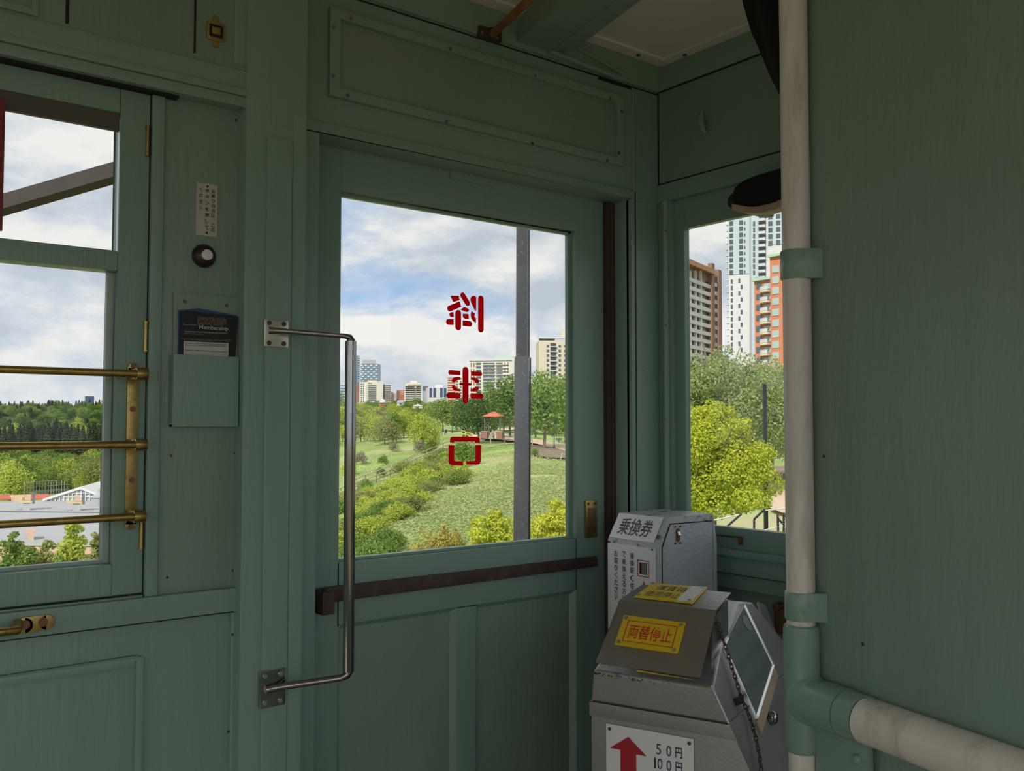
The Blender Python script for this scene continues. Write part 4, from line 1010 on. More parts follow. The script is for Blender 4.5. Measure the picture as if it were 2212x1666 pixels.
# ---- terrain: columns of (picture row, distance) read off the photograph
TC = {
 -900: [(1900, 40), (1303, 120), (1226, 150), (1150, 200), (1073, 300), (1011, 500), (970, 900), (942, 1200), (905, 1500), (884, 1900)],
 -100: [(1900, 40), (1303, 120), (1226, 150), (1150, 200), (1073, 300), (1011, 500), (970, 900), (942, 1200), (903, 1500), (882, 1900)],
 255: [(1900, 40), (1303, 120), (1226, 150), (1150, 200), (1073, 300), (1011, 500), (970, 900), (942, 1200), (900, 1500), (880, 1900)],
 740: [(1900, 16), (1300, 45), (1215, 62), (1130, 85), (1072, 120), (1010, 150), (960, 200), (915, 300), (888, 600), (874, 1500)],
 850: [(1900, 15), (1300, 42), (1200, 60), (1110, 85), (1035, 130), (990, 160), (950, 200), (912, 300), (886, 600), (874, 1500)],
 968: [(1900, 14), (1300, 40), (1190, 60), (1090, 88), (1020, 130), (966, 180), (938, 215), (912, 320), (890, 600), (876, 1500)],
 1100: [(1900, 13), (1300, 38), (1180, 58), (1080, 88), (1000, 130), (958, 180), (944, 205), (925, 320), (905, 600), (890, 1500)],
 1235: [(1900, 13), (1300, 36), (1180, 52), (1080, 80), (1010, 125), (985, 150), (955, 195), (930, 300), (910, 600), (895, 1500)],
 1480: [(1900, 13), (1300, 28), (1190, 36), (1120, 52), (1060, 78), (1010, 110), (965, 165), (940, 250), (925, 500), (915, 1500)],
 1700: [(1900, 12), (1300, 25), (1190, 34), (1120, 50), (1060, 76), (1010, 105), (962, 165), (940, 250), (925, 500), (915, 1500)],
 2600: [(1900, 12), (1300, 25), (1190, 34), (1120, 50), (1060, 76), (1010, 105), (962, 165), (940, 250), (925, 500), (915, 1500)],
}
_k = sorted(TC); _py = np.array([[q[0] for q in TC[k]] for k in _k], float); _ld = np.log(np.array([[q[1] for q in TC[k]] for k in _k], float))
def column(px):
    return np.array([np.interp(px, _k, _py[:, j]) for j in range(10)]), np.array([np.interp(px, _k, _ld[:, j]) for j in range(10)])
def gpy(px, depth):
    a, b = column(px); return float(np.interp(math.log(depth), b, a))
def ground(px, depth): return at(px, gpy(px, depth), depth)
pxs = list(np.arange(-900, -60, 60.)) + list(np.arange(-60, 270, 9.)) + list(np.arange(270, 720, 30.)) + list(np.arange(720, 1250, 7.)) + list(np.arange(1250, 1470, 24.)) + list(np.arange(1470, 1720, 8.)) + list(np.arange(1720, 2640, 60.))
vs, fs = [], []; sub = 9; nr_ = 9 * sub + 1
for i, px in enumerate(pxs):
    a, b = column(px)
    for j in range(nr_):
        t = j / sub; dd = math.exp(np.interp(t, range(10), b)); py = float(np.interp(t, range(10), a)); p = at(px, py, dd)
        p.z += dd * .0022 * (noise.noise(p * .12) + .6 * noise.noise(p * .4)); vs.append(p)
for i in range(len(pxs) - 1):
    for j in range(nr_ - 1): fs.append((i * nr_ + j, (i + 1) * nr_ + j, (i + 1) * nr_ + j + 1, i * nr_ + j + 1))
gm = mat('valley_grass', (.30, .40, .13), .9, bump=0, var=.35, vscale=.09, space='World', col2=(.50, .47, .27), c2=(.50, .66), c2scale=.05, spec=.1)
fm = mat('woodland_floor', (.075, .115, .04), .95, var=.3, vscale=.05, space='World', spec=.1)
mb = MB(); mb.add(vs, fs)
for q_ in range(len(fs)):
    i, j = divmod(q_, nr_ - 1)
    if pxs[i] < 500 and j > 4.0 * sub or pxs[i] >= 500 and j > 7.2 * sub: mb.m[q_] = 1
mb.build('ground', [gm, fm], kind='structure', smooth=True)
# ---- weeds and grass of the near slopes: uncountable
def scatter(pr_list, n, size, name, m, lab):
    P_, Nn = [], []
    for _ in range(n):
        (x0, x1, d0, d1) = random.choice(pr_list); px = random.uniform(x0, x1); dd = math.exp(random.uniform(math.log(d0), math.log(d1)))
        p = ground(px, dd); s = size * dd / 90
        if noise.noise(p * .06 + V((3 if 'dry' in name else 0, 9, 0))) < (-.02 if 'dry' in name else -.3): continue
        P_.append((p.x, p.y, p.z + random.uniform(0, s * 1.3))); Nn.append((random.gauss(0, .28), random.gauss(0, .28), 1))
    me = leaves(np.array(P_), np.array(Nn), size, name, m); o = P_[0]
    me.transform(Matrix.Translation((-o[0], -o[1], -o[2]))); place(name, me, V(o), None, lab, 'weeds', None, 'stuff')
scatter([(730, 1240, 34, 170), (730, 1240, 50, 120)], 90000, .15, 'slope_weeds', LM['weed'], 'low green weeds covering the slope below the park edge')
scatter([(900, 1240, 36, 160)], 30000, .13, 'dry_grass', LM['straw'], 'pale dry grass patches on the slope')

cnt = {}
def plant(kind, px, depth, h, label, cat='tree', group=None, w=1.0, var=None, dz=0.0, rot=None):
    i = cnt.get(kind, 0); cnt[kind] = i + 1; me = PR[(kind, (i % 3) if var is None else var)]
    nm = {'green': 'leafy_tree', 'dark': 'leafy_tree', 'lime': 'leafy_tree', 'olive': 'leafy_tree', 'poplar': 'poplar_tree', 'spruce': 'spruce_tree'}.get(kind, 'shrub')
    g = ground(px, depth); o = place(nm, me, g + V((0, 0, dz)), None, label, cat, group)
    o.scale = (h * w, h * w, h); o.rotation_euler = (0, 0, random.uniform(0, 6.28) if rot is None else rot); return o
def hpx(px, pytop, depth): return (gpy(px, depth) - pytop) / F * depth
R = random.uniform
# park trees seen through the door pane
for (kind, px, top, dep, w, lab) in [
    ('dark', 1033, 838, 185, 1.15, 'dark loose-branched tree in the park behind the red lower character'),
    ('green', 957, 855, 235, 1.5, 'rounded green tree left of the dark loose-branched park tree'),
    ('green', 1102, 800, 200, 1.15, 'tall green tree behind the red-roofed shelter'),
    ('green', 1176, 788, 165, 1.1, 'tall park tree just right of the grey bridge post'),
    ('green', 1222, 800, 185, 1.05, 'tall park tree at the right edge of the door pane'),
    ('dark', 1000, 850, 240, 1.3, 'dark green tree behind the dark loose-branched tree'),
    ('green', 1068, 832, 260, 1.5, 'bushy tree left behind the red-roofed shelter'),
    ('olive', 831, 893, 190, 1.25, 'large olive brown tree on the grassy slope'),
    ('lime', 911, 884, 170, .95, 'yellow-green tree at the top of the slope beside the pale twiggy bush'),
    ('lime', 938, 900, 172, .6, 'smaller yellow-green tree right of its taller neighbour on the slope top')]:
    plant(kind, px, dep, hpx(px, top, dep), lab, w=w)
for px, top, dep in ((1142, 822, 250), (1200, 830, 255), (1155, 872, 240), (1080, 870, 250), (1225, 870, 245), (1190, 880, 235), (1040, 880, 262), (985, 885, 262), (1015, 890, 280), (1150, 840, 300), (1190, 850, 320), (1130, 850, 330), (1085, 850, 340), (1228, 840, 300), (1060, 858, 360), (1110, 856, 380), (1165, 862, 420), (1210, 860, 400), (990, 866, 330), (1040, 862, 350)):
    plant('green', px, dep, hpx(px, top, dep), 'green tree far back in the park behind the shelter', group='far park trees', w=1.1)
G1 = 'trees along the foot of the city towers'
for k in range(34):
    px = 742 + k * 7.6 + R(-3, 3); dep = R(380, 620); top = (872 if px < 820 else 868 if px < 900 else 862) + R(-5, 10)
    plant(random.choice(['green', 'green', 'olive', 'lime']), px, dep, max(7, hpx(px, top, dep)), 'small green tree along the foot of the city towers', group=G1, w=1.25)
for k in range(52):
    px = R(738, 915); dep = R(190, 330); lim = gpy(px, dep)
    plant(random.choice(['lime', 'lime', 'green', 'olive']), px, dep, R(3.5, 6.5), 'light green tree in the wooded slope below the towers', group='trees of the wooded slope', w=1.35)
for k, (px, dep, h, kd, lab) in enumerate([(908, 168, 3.2, 'lilacshrub', 'pale twiggy bush in front of the yellow-green slope tree'), (933, 172, 2.8, 'lilacshrub', 'second pale twiggy bush, nearest the seated person'), (925, 164, 2.4, 'shrub', 'dark green bush between the two pale twiggy bushes'),
    (778, 152, 3.0, 'lilacshrub', 'pale bare bush low on the slope by the chrome bar'), (828, 150, 2.2, 'shrub', 'small dark bush casting shade on the open slope'), (822, 135, 1.9, 'shrub', 'small round bush left of centre on the open slope'), (865, 140, 2.0, 'limeshrub', 'small light green bush on the open slope'), (790, 118, 2.4, 'shrub', 'round bush above the stairs beside the chrome bar'), (850, 172, 2.6, 'lilacshrub', 'pale bush under the olive brown tree'), (1003, 135, 5.2, 'shrub', 'round dark green bush behind the lowest red character'), (1155, 148, 1.6, 'shrub', 'small round bush at the foot of the park tree'), (752, 140, 3, 'limeshrub', 'light green bush left of the chrome bar'), (700, 120, 3, 'shrub', 'bush at the far left of the slope')]):
    plant(kd, px, dep, h, lab, 'shrub', w=.75)
# shrub belt below the stairs
for k in range(120):
    t = R(0, 1); px = 740 + t * 262 + R(-20, 20); base = 1012 + (1 - t) * 150 + R(-58, 36) * (1.15 - t * .55)
    a, b = column(px); dep = math.exp(float(np.interp(-base, -a, b))); 
    plant(random.choice(['shrub', 'limeshrub', 'limeshrub', 'oliveshrub', 'limeshrub']), px, dep, R(1.1, 2.1) * (.65 + dep / 180), 'dense shrub in the belt below the wooden stairs', 'shrub', group='shrub belt below the stairs', w=1.25)
for k in range(16):
    t = k / 15; px = 845 + t * 130 + R(-8, 8); base = 1130 - t * 110 + R(-14, 14); a, b = column(px); dep = math.exp(float(np.interp(-base, -a, b)))
    plant(random.choice(['oliveshrub', 'lilacshrub', 'oliveshrub']), px, dep, R(1.2, 1.9), 'greyish twiggy shrub at the lower rim of the shrub belt', 'shrub', group='greyish shrubs', w=1.1)
for k in range(9):
    plant('shrub', 765 + k * 11 + R(-5, 5), R(56, 64), R(1.6, 2.6), 'dark shrub at the lower left of the door pane', 'shrub', group='dark shrubs lower left', w=1.0)

# near maples: bigger crowns with their own twigs
def near_tree(name, label, px, top, depth, wpx, leafm, n, size, base=.1, seed=0, bark='bark', gz=None, cut=None):
    g = ground(px, depth) if gz is None else at(px, gz, depth); h = (at(px, top, depth).z - g.z); w = wpx / F * depth / 2 / h
    root = thing(name, g, label, 'tree')
    p, nn = blobs_points(broad_blobs(w, base, 90, seed, lump=.5), n); me = leaves(p * h, nn, size, 'foliage', LM[leafm]); place('foliage', me, g, root)
    mb = MB(); v, f = trunk_geo(.62, .016, 22, seed, w * .8); mb.add([g + q * h for q in v], f); mb.build('trunk', M[bark], root, base=g)
    return root
near_tree('maple_tree', 'bright yellow-green maple top at the foot of the grey bridge post, left side', 1068, 1088, 33, 125, 'yellow', 16000, .055, .3, 3)
near_tree('maple_tree', 'bright yellow-green maple top at the lower right corner of the door pane', 1205, 1076, 33, 118, 'yellow', 16000, .055, .3, 4)
near_tree('maple_tree', 'rusty olive maple top at the bottom edge of the door pane', 958, 1126, 36, 140, 'rusty', 14000, .05, .35, 5)
near_tree('maple_tree', 'large yellow-green maple in front of the right window', 1543, 852, 37, 245, 'yellow', 60000, .058, .16, 6)
near_tree('poplar_tree', 'big grey-green poplar behind the yellow maple', 1552, 738, 74, 330, 'poplar', 60000, .105, .12, 7, 'bark2')
near_tree('poplar_tree', 'grey-green poplar behind the black lamp pole', 1668, 760, 82, 170, 'poplar', 26000, .105, .2, 8, 'bark2')
for px, top, dep in ((1500, 850, 170), (1600, 860, 190), (1740, 800, 150), (1440, 860, 160)):
    plant('green', px, dep, hpx(px, top, dep), 'green tree behind the poplars', group='trees behind the poplars', w=1.2)
# ---- left window: valley
for (px, top, dep, w, kd, lab) in [(20, 1135, 95, 90, 'green', 'leafy tree at the lower left corner of the left pane'), (92, 1150, 90, 80, 'olive', 'grey-green leafy tree below the brick roof hut'), (150, 1104, 84, 86, 'lime', 'tall light green tree in front of the flat roof'), (205, 1128, 80, 80, 'olive', 'olive leafy tree at the lower right of the left pane'), (55, 1168, 80, 70, 'green', 'low green tree between the two at the lower left'), (120, 1185, 74, 80, 'green', 'low green bush crown at the bottom of the left pane')]:
    near_tree('leafy_tree', lab, px, top, dep, w, kd, 9000, .17, .12, 20 + int(px))
near_tree('maple_tree', 'yellow maple top at the bottom right of the left pane', 186, 1192, 60, 60, 'yellow', 3000, .14, .3, 9)
for k in range(96):
    dep = R(285, 470); px = R(-30, 250)
    plant(random.choice(['green', 'green', 'olive', 'green', 'dark', 'lime']), px, dep, R(8, 14), 'leafy tree in the wood behind the white-roofed building', group='valley wood', w=1.15)
for k in range(84):
    px = -20 + 268 * (k % 28) / 28 + R(-4, 4); dep = 640 + 90 * (k // 28) + R(-20, 20)
    plant('spruce', px, dep, R(20, 27), 'dark spruce in the row across the valley', group='spruce row', w=.95)
for px, h, w in ((30, 27, .9), (12, 24, .9), (48, 25, .9), (60, 22, .9), (168, 33, .55), (182, 24, .8), (236, 20, .9), (215, 14, 1)):
    plant('lime', px, 800, h, 'light green tree rising out of the spruce row', group='light trees in the spruce row', w=w)
for k in range(130):
    px = R(-30, 252); dep = R(1130, 1760)
    plant(random.choice(['green', 'dark', 'dark', 'green', 'spruce']), px, dep, R(13, 20), 'tree on the far valley hillside', group='far hillside trees', w=1.7)
for k in range(58):
    px = -20 + 4.8 * k + R(-2, 2)
    plant('spruce' if k % 3 else 'green', px, R(1780, 1880), R(11, 19), 'dark tree on the far skyline ridge', group='skyline ridge trees', w=1.3)

# wooded bank between the two panes, hidden by the post from the photograph's own spot
for k in range(46):
    px = R(270, 725); dep = R(150, 520)
    plant(random.choice(['green', 'green', 'olive', 'lime']), px, dep, R(8, 13), 'leafy tree on the bank hidden behind the broad green post', group='bank trees behind the post', w=1.3)
# ---- facades
def azv(a): return V((sin(a), cos(a), 0))
class Face:
    """vertical plane through a pixel at a distance, running in azimuth az (to the right)"""
    def __init__(s, px, depth, az, root=None): s.P = at(px, 900, depth); s.u = azv(az); s.n = s.u.cross(Z_); s.n = s.n if s.n.dot(s.P) < 0 else -s.n; s.root = root; s.cache = {}
    def p(s, px, py, off=0): return onP(px, py, s.P + s.n * off, s.n)
    def slab(s, q, off, thick):
        mb = MB(); mb.prism([s.p(x, y) + s.n * off for x, y in q], s.n * thick); return mb
    def rect(s, name, m, x0, y0, x1, y1, thick=.3, off=0, **k):
        """rectangle: left/right edge columns, top/bottom rows measured at the left edge, level edges"""
        a, b = s.p(x0, y0), s.p(x0, y1); c = s.p(x1, y0); a = a + s.n * off; b = b + s.n * off; c = c + s.n * off; c.z = a.z; d = c.copy(); d.z = b.z
        return MB().prism([a, c, d, b], s.n * thick).build(name, m, s.root, **k)
def body(face, x0, x1, ytop, deep, m, name='wall', zbase=None, h=None):
    a, b = face.p(x0, ytop), face.p(x1, ytop); z = a.z; zb_ = zbase if zbase is not None else -30
    q = [V((a.x, a.y, zb_)), V((b.x, b.y, zb_))]; q += [q[1] - face.n * deep, q[0] - face.n * deep]
    return MB().prism(q, V((0, 0, z - zb_))).build(name, m, face.root)
def grid(face, name, m, xs, ys, wpx, hpx_, thick=.25, off=.0, m_off=.05):
    """array of equal rectangles (windows, balcony slabs), each one an object; xs, ys pixels of their left/top at the first column"""
    x0 = xs[0]; a0 = face.p(x0, ys[0]); w = (face.p(x0 + wpx, ys[0]) - a0).length; h = abs(face.p(x0, ys[0] + hpx_).z - a0.z)
    mb = MB(); mb.prism([V((0, 0, 0)), face.u * w, face.u * w - Z_ * h, -Z_ * h], face.n * thick); me = None
    n = 0; rest = MB()
    for y in ys:
        z = face.p(x0, y).z
        for x in xs:
            q = face.p(x, y); q.z = z; q = q + face.n * off
            if n < 98:
                if me is None:
                    me = bpy.data.meshes.new(name); me.from_pydata(mb.v, [], mb.f); me.materials.append(m)
                place(name, me, q, face.root)
            else: rest.add([p + q for p in mb.v], mb.f)
            n += 1
    if rest.v: rest.build(name, m, face.root, kind='stuff')
CM = {k: mat('tower_' + k, c, r_) for k, c, r_ in [('white', (.66, .67, .68), .6), ('offwhite', (.68, .66, .58), .7), ('beige', (.70, .62, .48), .8), ('brick', (.48, .15, .08), .8), ('brown', (.27, .15, .10), .8), ('darkbrick', (.30, .14, .12), .8), ('grey', (.38, .40, .42), .7), ('glassblue', (.16, .24, .32), .25), ('glassdark', (.06, .075, .09), .2), ('win', (.10, .13, .15), .2), ('winlight', (.42, .52, .52), .25), ('paleblue', (.50, .60, .64), .4), ('mint', (.42, .60, .48), .6), ('darkgrey', (.14, .14, .15), .6), ('rail', (.62, .63, .62), .5), ('slab', (.74, .73, .70), .6), ('navy', (.07, .10, .20), .25), ('orange', (.62, .22, .12), .8)]}
def perp(px, skew=0): return YAW + atan2(px - 1106, F) + pi / 2 + radians(skew)
def tower(label, px0, px1, top, depth, wall, skew=0, name='apartment_tower', deep=22, cat='building', zb_=None):
    r = thing(name, at((px0 + px1) / 2, gpy((px0 + px1) / 2, min(depth, 1400)), depth), label, cat); f = Face((px0 + px1) / 2, depth, perp((px0 + px1) / 2, skew), r)
    body(f, px0, px1, top, deep, CM[wall], zbase=-25 if zb_ is None else zb_); return f
def fr(a, b, n): return [a + (b - a) * i / n for i in range(n)]
# brown balcony tower (right window, left)
f = tower('brown tower with white balcony rails, left in the right window', 1470, 1549, 566, 312, 'brown'); r = f.root; bpy.data.objects.remove([o for o in r.children][0])
f = Face(1486, 312, YAW + radians(31.4), r); f.root = r
body(f, 1455, 1549.5, 551, 24, CM['brown'])
ys = [583 + 18.55 * i for i in range(11)]
grid(f, 'balcony_recess', CM['glassdark'], [1462], ys, 66, 10, .1, .05); grid(f, 'balcony_recess', CM['glassdark'], [1535.5], [y + 22 for y in ys], 8, 9, .1, .05)
grid(f, 'balcony_rail', CM['rail'], [1462], [y + 8 for y in ys], 66.5, 8.6, .9, .1); grid(f, 'balcony_rail', CM['rail'], [1535.5], [y + 27 for y in ys], 8.5, 8.0, .9, .1)
f.rect('pier', CM['brown'], 1529, 569, 1534.5, 860, 1.6, 0); f.rect('pier', CM['brown'], 1543.8, 583, 1549.5, 860, 1.6, 0)
f.rect('roof_band', mat('ochre_roof_band', (.46, .25, .12), .7), 1455, 551, 1534, 562, 2.0, 0)
for k in range(3): f.rect('party_wall', CM['offwhite'], 1474 + k * 11.5 + 12, 585, 1475.6 + k * 11.5 + 12, 850, .8, .1)
# white high tower
AZ2 = radians(154.7)
r = thing('apartment_tower', at(1630, 915, 447), 'tall white and glass tower rising past the top of the right window', 'building'); f = Face(1630, 447, AZ2, r)
body(f, 1572.5, 1712, 436, 30, CM['white'])
f.rect('glazed_bay', CM['paleblue'], 1573, 470, 1618, 594.5, .3, 0); f.rect('glazed_bay', CM['paleblue'], 1622, 467, 1637, 600, .3, 0); f.rect('glazed_bay', CM['paleblue'], 1659, 462, 1700, 530, .3, 0)
ys = [479 + 13.2 * i for i in range(9)]
grid(f, 'window', CM['win'], [1576, 1597], ys, 8, 9, .2, .3); grid(f, 'window', CM['win'], [1607.5], ys, 3, 6, .2, .3); grid(f, 'window', CM['win'], [1627], ys, 4.5, 10, .2, .3)
ys2 = [467 + 13.9 * i for i in range(12)]
grid(f, 'balcony_recess', CM['glassdark'], [1639.5], ys2, 15, 10, .2, .1); grid(f, 'balcony_rail', CM['paleblue'], [1639.5], [y + 6.5 for y in ys2], 15, 4, .3, 1.6); grid(f, 'balcony_slab', CM['slab'], [1638.5], [y + 10.4 for y in ys2], 16.5, 1.6, 1.8, .1)
grid(f, 'window', CM['win'], [1660, 1677], [465 + 14 * i for i in range(5)], 9, 9.5, .2, .3); grid(f, 'window', CM['win'], [1690], [463 + 14 * i for i in range(9)], 5, 10, .2, .3)
grid(f, 'window', CM['win'], [1579], [604 + 13.6 * i for i in range(12)], 4.2, 9, .15, .02); grid(f, 'window', CM['win'], [1595], [602 + 27.2 * i for i in range(6)], 4.2, 9, .15, .02); grid(f, 'window', CM['win'], [1600], [615.5 + 27.2 * i for i in range(6)], 4.2, 9, .15, .02)
grid(f, 'balcony_slab', CM['slab'], [1567], [484 + 13.3 * i for i in range(22)], 6.5, 1.6, 3, -4)
f.rect('recess_line', CM['grey'], 1619.5, 467, 1621.5, 770, .35, 0); f.rect('glazed_bay', CM['paleblue'], 1622.5, 600, 1632, 770, .2, 0)
# red brick tower
r = thing('apartment_tower', at(1665, 915, 252), 'red brick tower with rounded white balconies beside the white pole', 'building'); f = Face(1660, 252, radians(178.6), r)
body(f, 1629, 1669, 607, 18, CM['orange'])
a, b = f.p(1668.5, 556), f.p(1712, 540); q = [V((a.x, a.y, -20)) + f.n * 1.2, V((b.x, b.y, -20)) + f.n * 1.2]; q += [q[1] - f.n * 18, q[0] - f.n * 18]; MB().prism(q, V((0, 0, a.z + 20))).build('wall', CM['orange'], r)
f.rect('cornice', CM['mint'], 1628, 604, 1669, 609, 1.0, 0); f.rect('cornice', CM['mint'], 1668, 553, 1712, 558, 1.0, 1.2)
ys = [613 + 22.9 * i for i in range(9)]
grid(f, 'window', CM['win'], [1634], ys, 11.5, 12, .15, .05); grid(f, 'window', CM['winlight'], [1674], [576 + 23.2 * i for i in range(11)], 15, 15, .15, 1.22); grid(f, 'window', CM['winlight'], [1651], ys, 15, 12, .15, .05)
for i, y in enumerate(ys):
    c = f.p(1668, y + 14); w = (f.p(1668, y) - f.p(1643.5, y)).length; pts = [c + f.u * 0]
    for k in range(9):
        t = k / 8; pts.append(c - f.u * (w * sin(t * pi / 2)) + f.n * (2.3 * cos(t * pi / 2)))
    MB().prism(pts, V((0, 0, -.45))).build('balcony_slab', CM['offwhite'], r)
    mb = MB()
    for k in range(1, 9):
        p, q2 = pts[k], pts[k + 1]; mb.tube([p + Z_ * 1.05, q2 + Z_ * 1.05], .05, 4); mb.tube([p, p + Z_ * 1.05], .045, 4); mb.prism([p + Z_ * .1, q2 + Z_ * .1, q2 + Z_ * .95, p + Z_ * .95], f.n * .02)
    mb.build('balcony_rail', CM['rail'], r)
# skyline through the door pane
f = tower('pale blue striped glass tower at the left edge of the door pane', 735, 746.5, 828, 1150, 'paleblue', name='office_tower'); grid(f, 'window_band', CM['glassblue'], [735], fr(832, 874, 7), 11, 2.4, .4)
f = tower('slim dark blue tower just right of the chrome bar', 758, 777, 768, 1300, 'glassblue', name='office_tower'); grid(f, 'balcony_slab', CM['paleblue'], [773], fr(772, 830, 12), 4.4, 1.2, 1.2)
f = tower('blue tower with a white lattice front and a grey top', 779.5, 815.5, 786, 1250, 'glassblue', 12, name='office_tower'); f.rect('roof_block', CM['grey'], 782.5, 777.5, 812, 787, 1, -1)
for i in range(9):
    y = 788 + i * 4.9
    for x in ((782, 794, 806) if i % 2 else (779.5, 788, 800, 811)): f.rect('lattice_panel', CM['white'], x, y, x + 4.4, y + 2.2, .5, .1)
f = tower('small dark red block behind the chrome bar', 760, 776.5, 832, 1120, 'darkbrick', name='apartment_block')
f = tower('cream tower with narrow window rows right of the chrome bar', 776.5, 795, 825.5, 1000, 'offwhite', 20); f.rect('wall', CM['beige'], 787, 821, 807, 870, 1, -12); grid(f, 'window', CM['win'], [779.5, 784], fr(829, 872, 9), 2.1, 2.6, .3)
f = tower('cream and brown block with long balcony stripes', 794.5, 845, 830, 940, 'offwhite', -4); f.rect('stair_tower', CM['offwhite'], 814, 824.5, 827, 874, 3, 0)
grid(f, 'balcony_recess', CM['darkgrey'], [795.5], fr(832, 868, 9), 17.5, 2.3, .3); grid(f, 'balcony_recess', CM['darkgrey'], [827.5], fr(832, 868, 9), 16.5, 2.3, .3)
f = tower('low grey and red block between the striped block and the brick block', 844.5, 856.5, 850, 1050, 'grey', name='apartment_block'); f.rect('brick_part', CM['darkbrick'], 844.5, 846.8, 849.5, 872, 1, 0)
f = tower('red brick block left of the rounded beige tower', 856.5, 874, 843, 980, 'brick', name='apartment_block'); f.rect('window_strip', CM['darkgrey'], 857.5, 845, 861, 870, .5, 0); grid(f, 'balcony_slab', CM['offwhite'], [865], fr(846, 855, 3), 8, 1, .6)
f = tower('rounded beige tower with stacked balconies', 876, 909.5, 829, 900, 'beige'); f.rect('roof_block', CM['offwhite'], 886.5, 822.5, 901, 829, 2, -6); f.rect('roof_band', CM['offwhite'], 879, 827.6, 909, 831, 1.5, 0)
grid(f, 'balcony_slab', CM['offwhite'], [872.5, 884, 898], fr(834, 869, 9), 11, 1.3, 3); grid(f, 'window_band', CM['win'], [876, 886, 899], fr(835.6, 870, 9), 8.5, 2.1, .6)
f = tower('dark grey slab block right of the rounded beige tower', 913.5, 925, 835, 1000, 'darkgrey', name='apartment_block'); f.rect('lower_front', CM['grey'], 914, 845, 925, 872, .4, 0)
f = tower('white and blue block with vertical stripes', 924, 967, 837, 950, 'white', -6, name='apartment_block'); f.rect('roof_block', CM['white'], 941, 830.5, 957, 838, 2, -6)
for x in (927.5, 936, 950.5, 958.5): f.rect('window_strip', CM['navy'], x, 838.5, x + 5.6, 858, .3, 0)
f = tower('red brick and white tower behind the middle red character', 967, 1001, 816, 820, 'brick', 8); f.rect('white_part', CM['offwhite'], 984, 812.5, 1001, 876, 1, 0); grid(f, 'balcony_slab', CM['offwhite'], [967.5], fr(819, 872, 10), 14, 1.6, .8); grid(f, 'window', CM['win'], [986, 994], fr(817, 872, 9), 3.4, 3.2, .2, 1)
f = tower('long white apartment slab with a mint roof block', 1014, 1107, 778.5, 786, 'offwhite', 10); f.rect('roof_block', CM['mint'], 1068, 769.5, 1108, 778.5, 2, -6); f.rect('end_wall', CM['white'], 1107, 774, 1111, 860, 1, 0)
f.rect('parapet', CM['white'], 1013.5, 776.5, 1107, 780, .8, 0)
for x, w, m_ in ((1028.5, 10, 'win'), (1043.5, 11.5, 'win'), (1056, 12, 'win'), (1072.5, 13, 'win')): grid(f, 'window', CM[m_], [x], fr(784, 850, 9), w, 4.3, .2, .1)
grid(f, 'window', CM['darkbrick'], [1017, 1022.5, 1089.5, 1096], fr(784, 850, 5), 2.1, 8.5, .2, .1); grid(f, 'balcony_rail', CM['white'], [1043, 1072], fr(787.3, 853, 9), 26, 1.4, 1.2, .1)
f = tower('cream tower with a dark roof terrace right of the bridge post', 1164, 1240, 736, 565, 'beige', -6); f.rect('roof_terrace', CM['darkgrey'], 1166, 730, 1200, 736.5, 2, -6); f.rect('roof_slab', CM['white'], 1164, 727.5, 1240, 730.3, 3, -4); f.rect('roof_block', CM['beige'], 1214.5, 714, 1240, 729, 2, -8)
grid(f, 'window', CM['win'], [1180.7, 1206.5, 1219], [745 + 10.3 * i for i in range(9)], 5, 5, .2, .1); grid(f, 'balcony_recess', CM['glassdark'], [1189], [741.5 + 10.3 * i for i in range(9)], 12, 6.5, .2, .1); grid(f, 'balcony_slab', CM['white'], [1188], [748.5 + 10.3 * i for i in range(9)], 14, 1.6, 1.4, .1)
# left window far blocks
f = tower('dark blue office block on the far ridge', 183, 203.5, 856, 2050, 'navy', name='office_tower', zb_=10); f.rect('edge_trim', CM['grey'], 182.6, 856, 184.4, 878, 1, 0)
f = tower('beige apartment block on the far ridge at the pane edge', 215.5, 246, 862.5, 2050, 'beige', name='apartment_block', zb_=10); grid(f, 'window_strip', CM['grey'], [217.5, 222, 226.5, 231], [865], 2, 12, 1)
# ---- houses among the trees
def house(label, px, pyb, w, hpx_, depth, wall, roof, hip=.5):
    s = depth / F; c = at(px, pyb, depth); r = thing('house', c, label, 'house'); u = azv(perp(px, 8)); n_ = V((-u.y, u.x, 0)); W_, H_ = w * s / 2, hpx_ * s
    MB().obox(c + Z_ * H_ * .25, u, n_, Z_, W_ * .9, W_ * .8, H_ * .3).build('wall', CM[wall], r)
    b = [c + u * W_ * i + n_ * W_ * j + Z_ * H_ * .5 for i, j in ((-1, -1), (1, -1), (1, 1), (-1, 1))]; t = [c - u * W_ * (1 - hip) + Z_ * H_, c + u * W_ * (1 - hip) + Z_ * H_]
    MB().add(b + t, [(0, 1, 5, 4), (1, 2, 5), (2, 3, 4, 5), (3, 0, 4), (0, 3, 2, 1)]).build('roof', roof, r)
    MB().obox(c + Z_ * H_ * .25 - n_ * W_ * .82 * (1 if (c.dot(n_) > 0) else -1), u, n_, Z_, W_ * .25, .1, H_ * .15).build('window', CM['win'], r)
RF = mat('pale_metal_roof', (.55, .58, .58), .5); RG = mat('grey_shingle_roof', (.34, .36, .40), .8)
house('brick house with a pale hipped roof at the foot of the striped block', 827, 878, 15, 16, 420, 'brick', RF, .7)
house('house with a long grey roof under the red brick block', 866, 876, 17, 11, 430, 'white', RG, .2)
house('pavilion with a pale pyramid roof among the hillside trees', 903, 883, 23, 10, 330, 'beige', RF, .95)
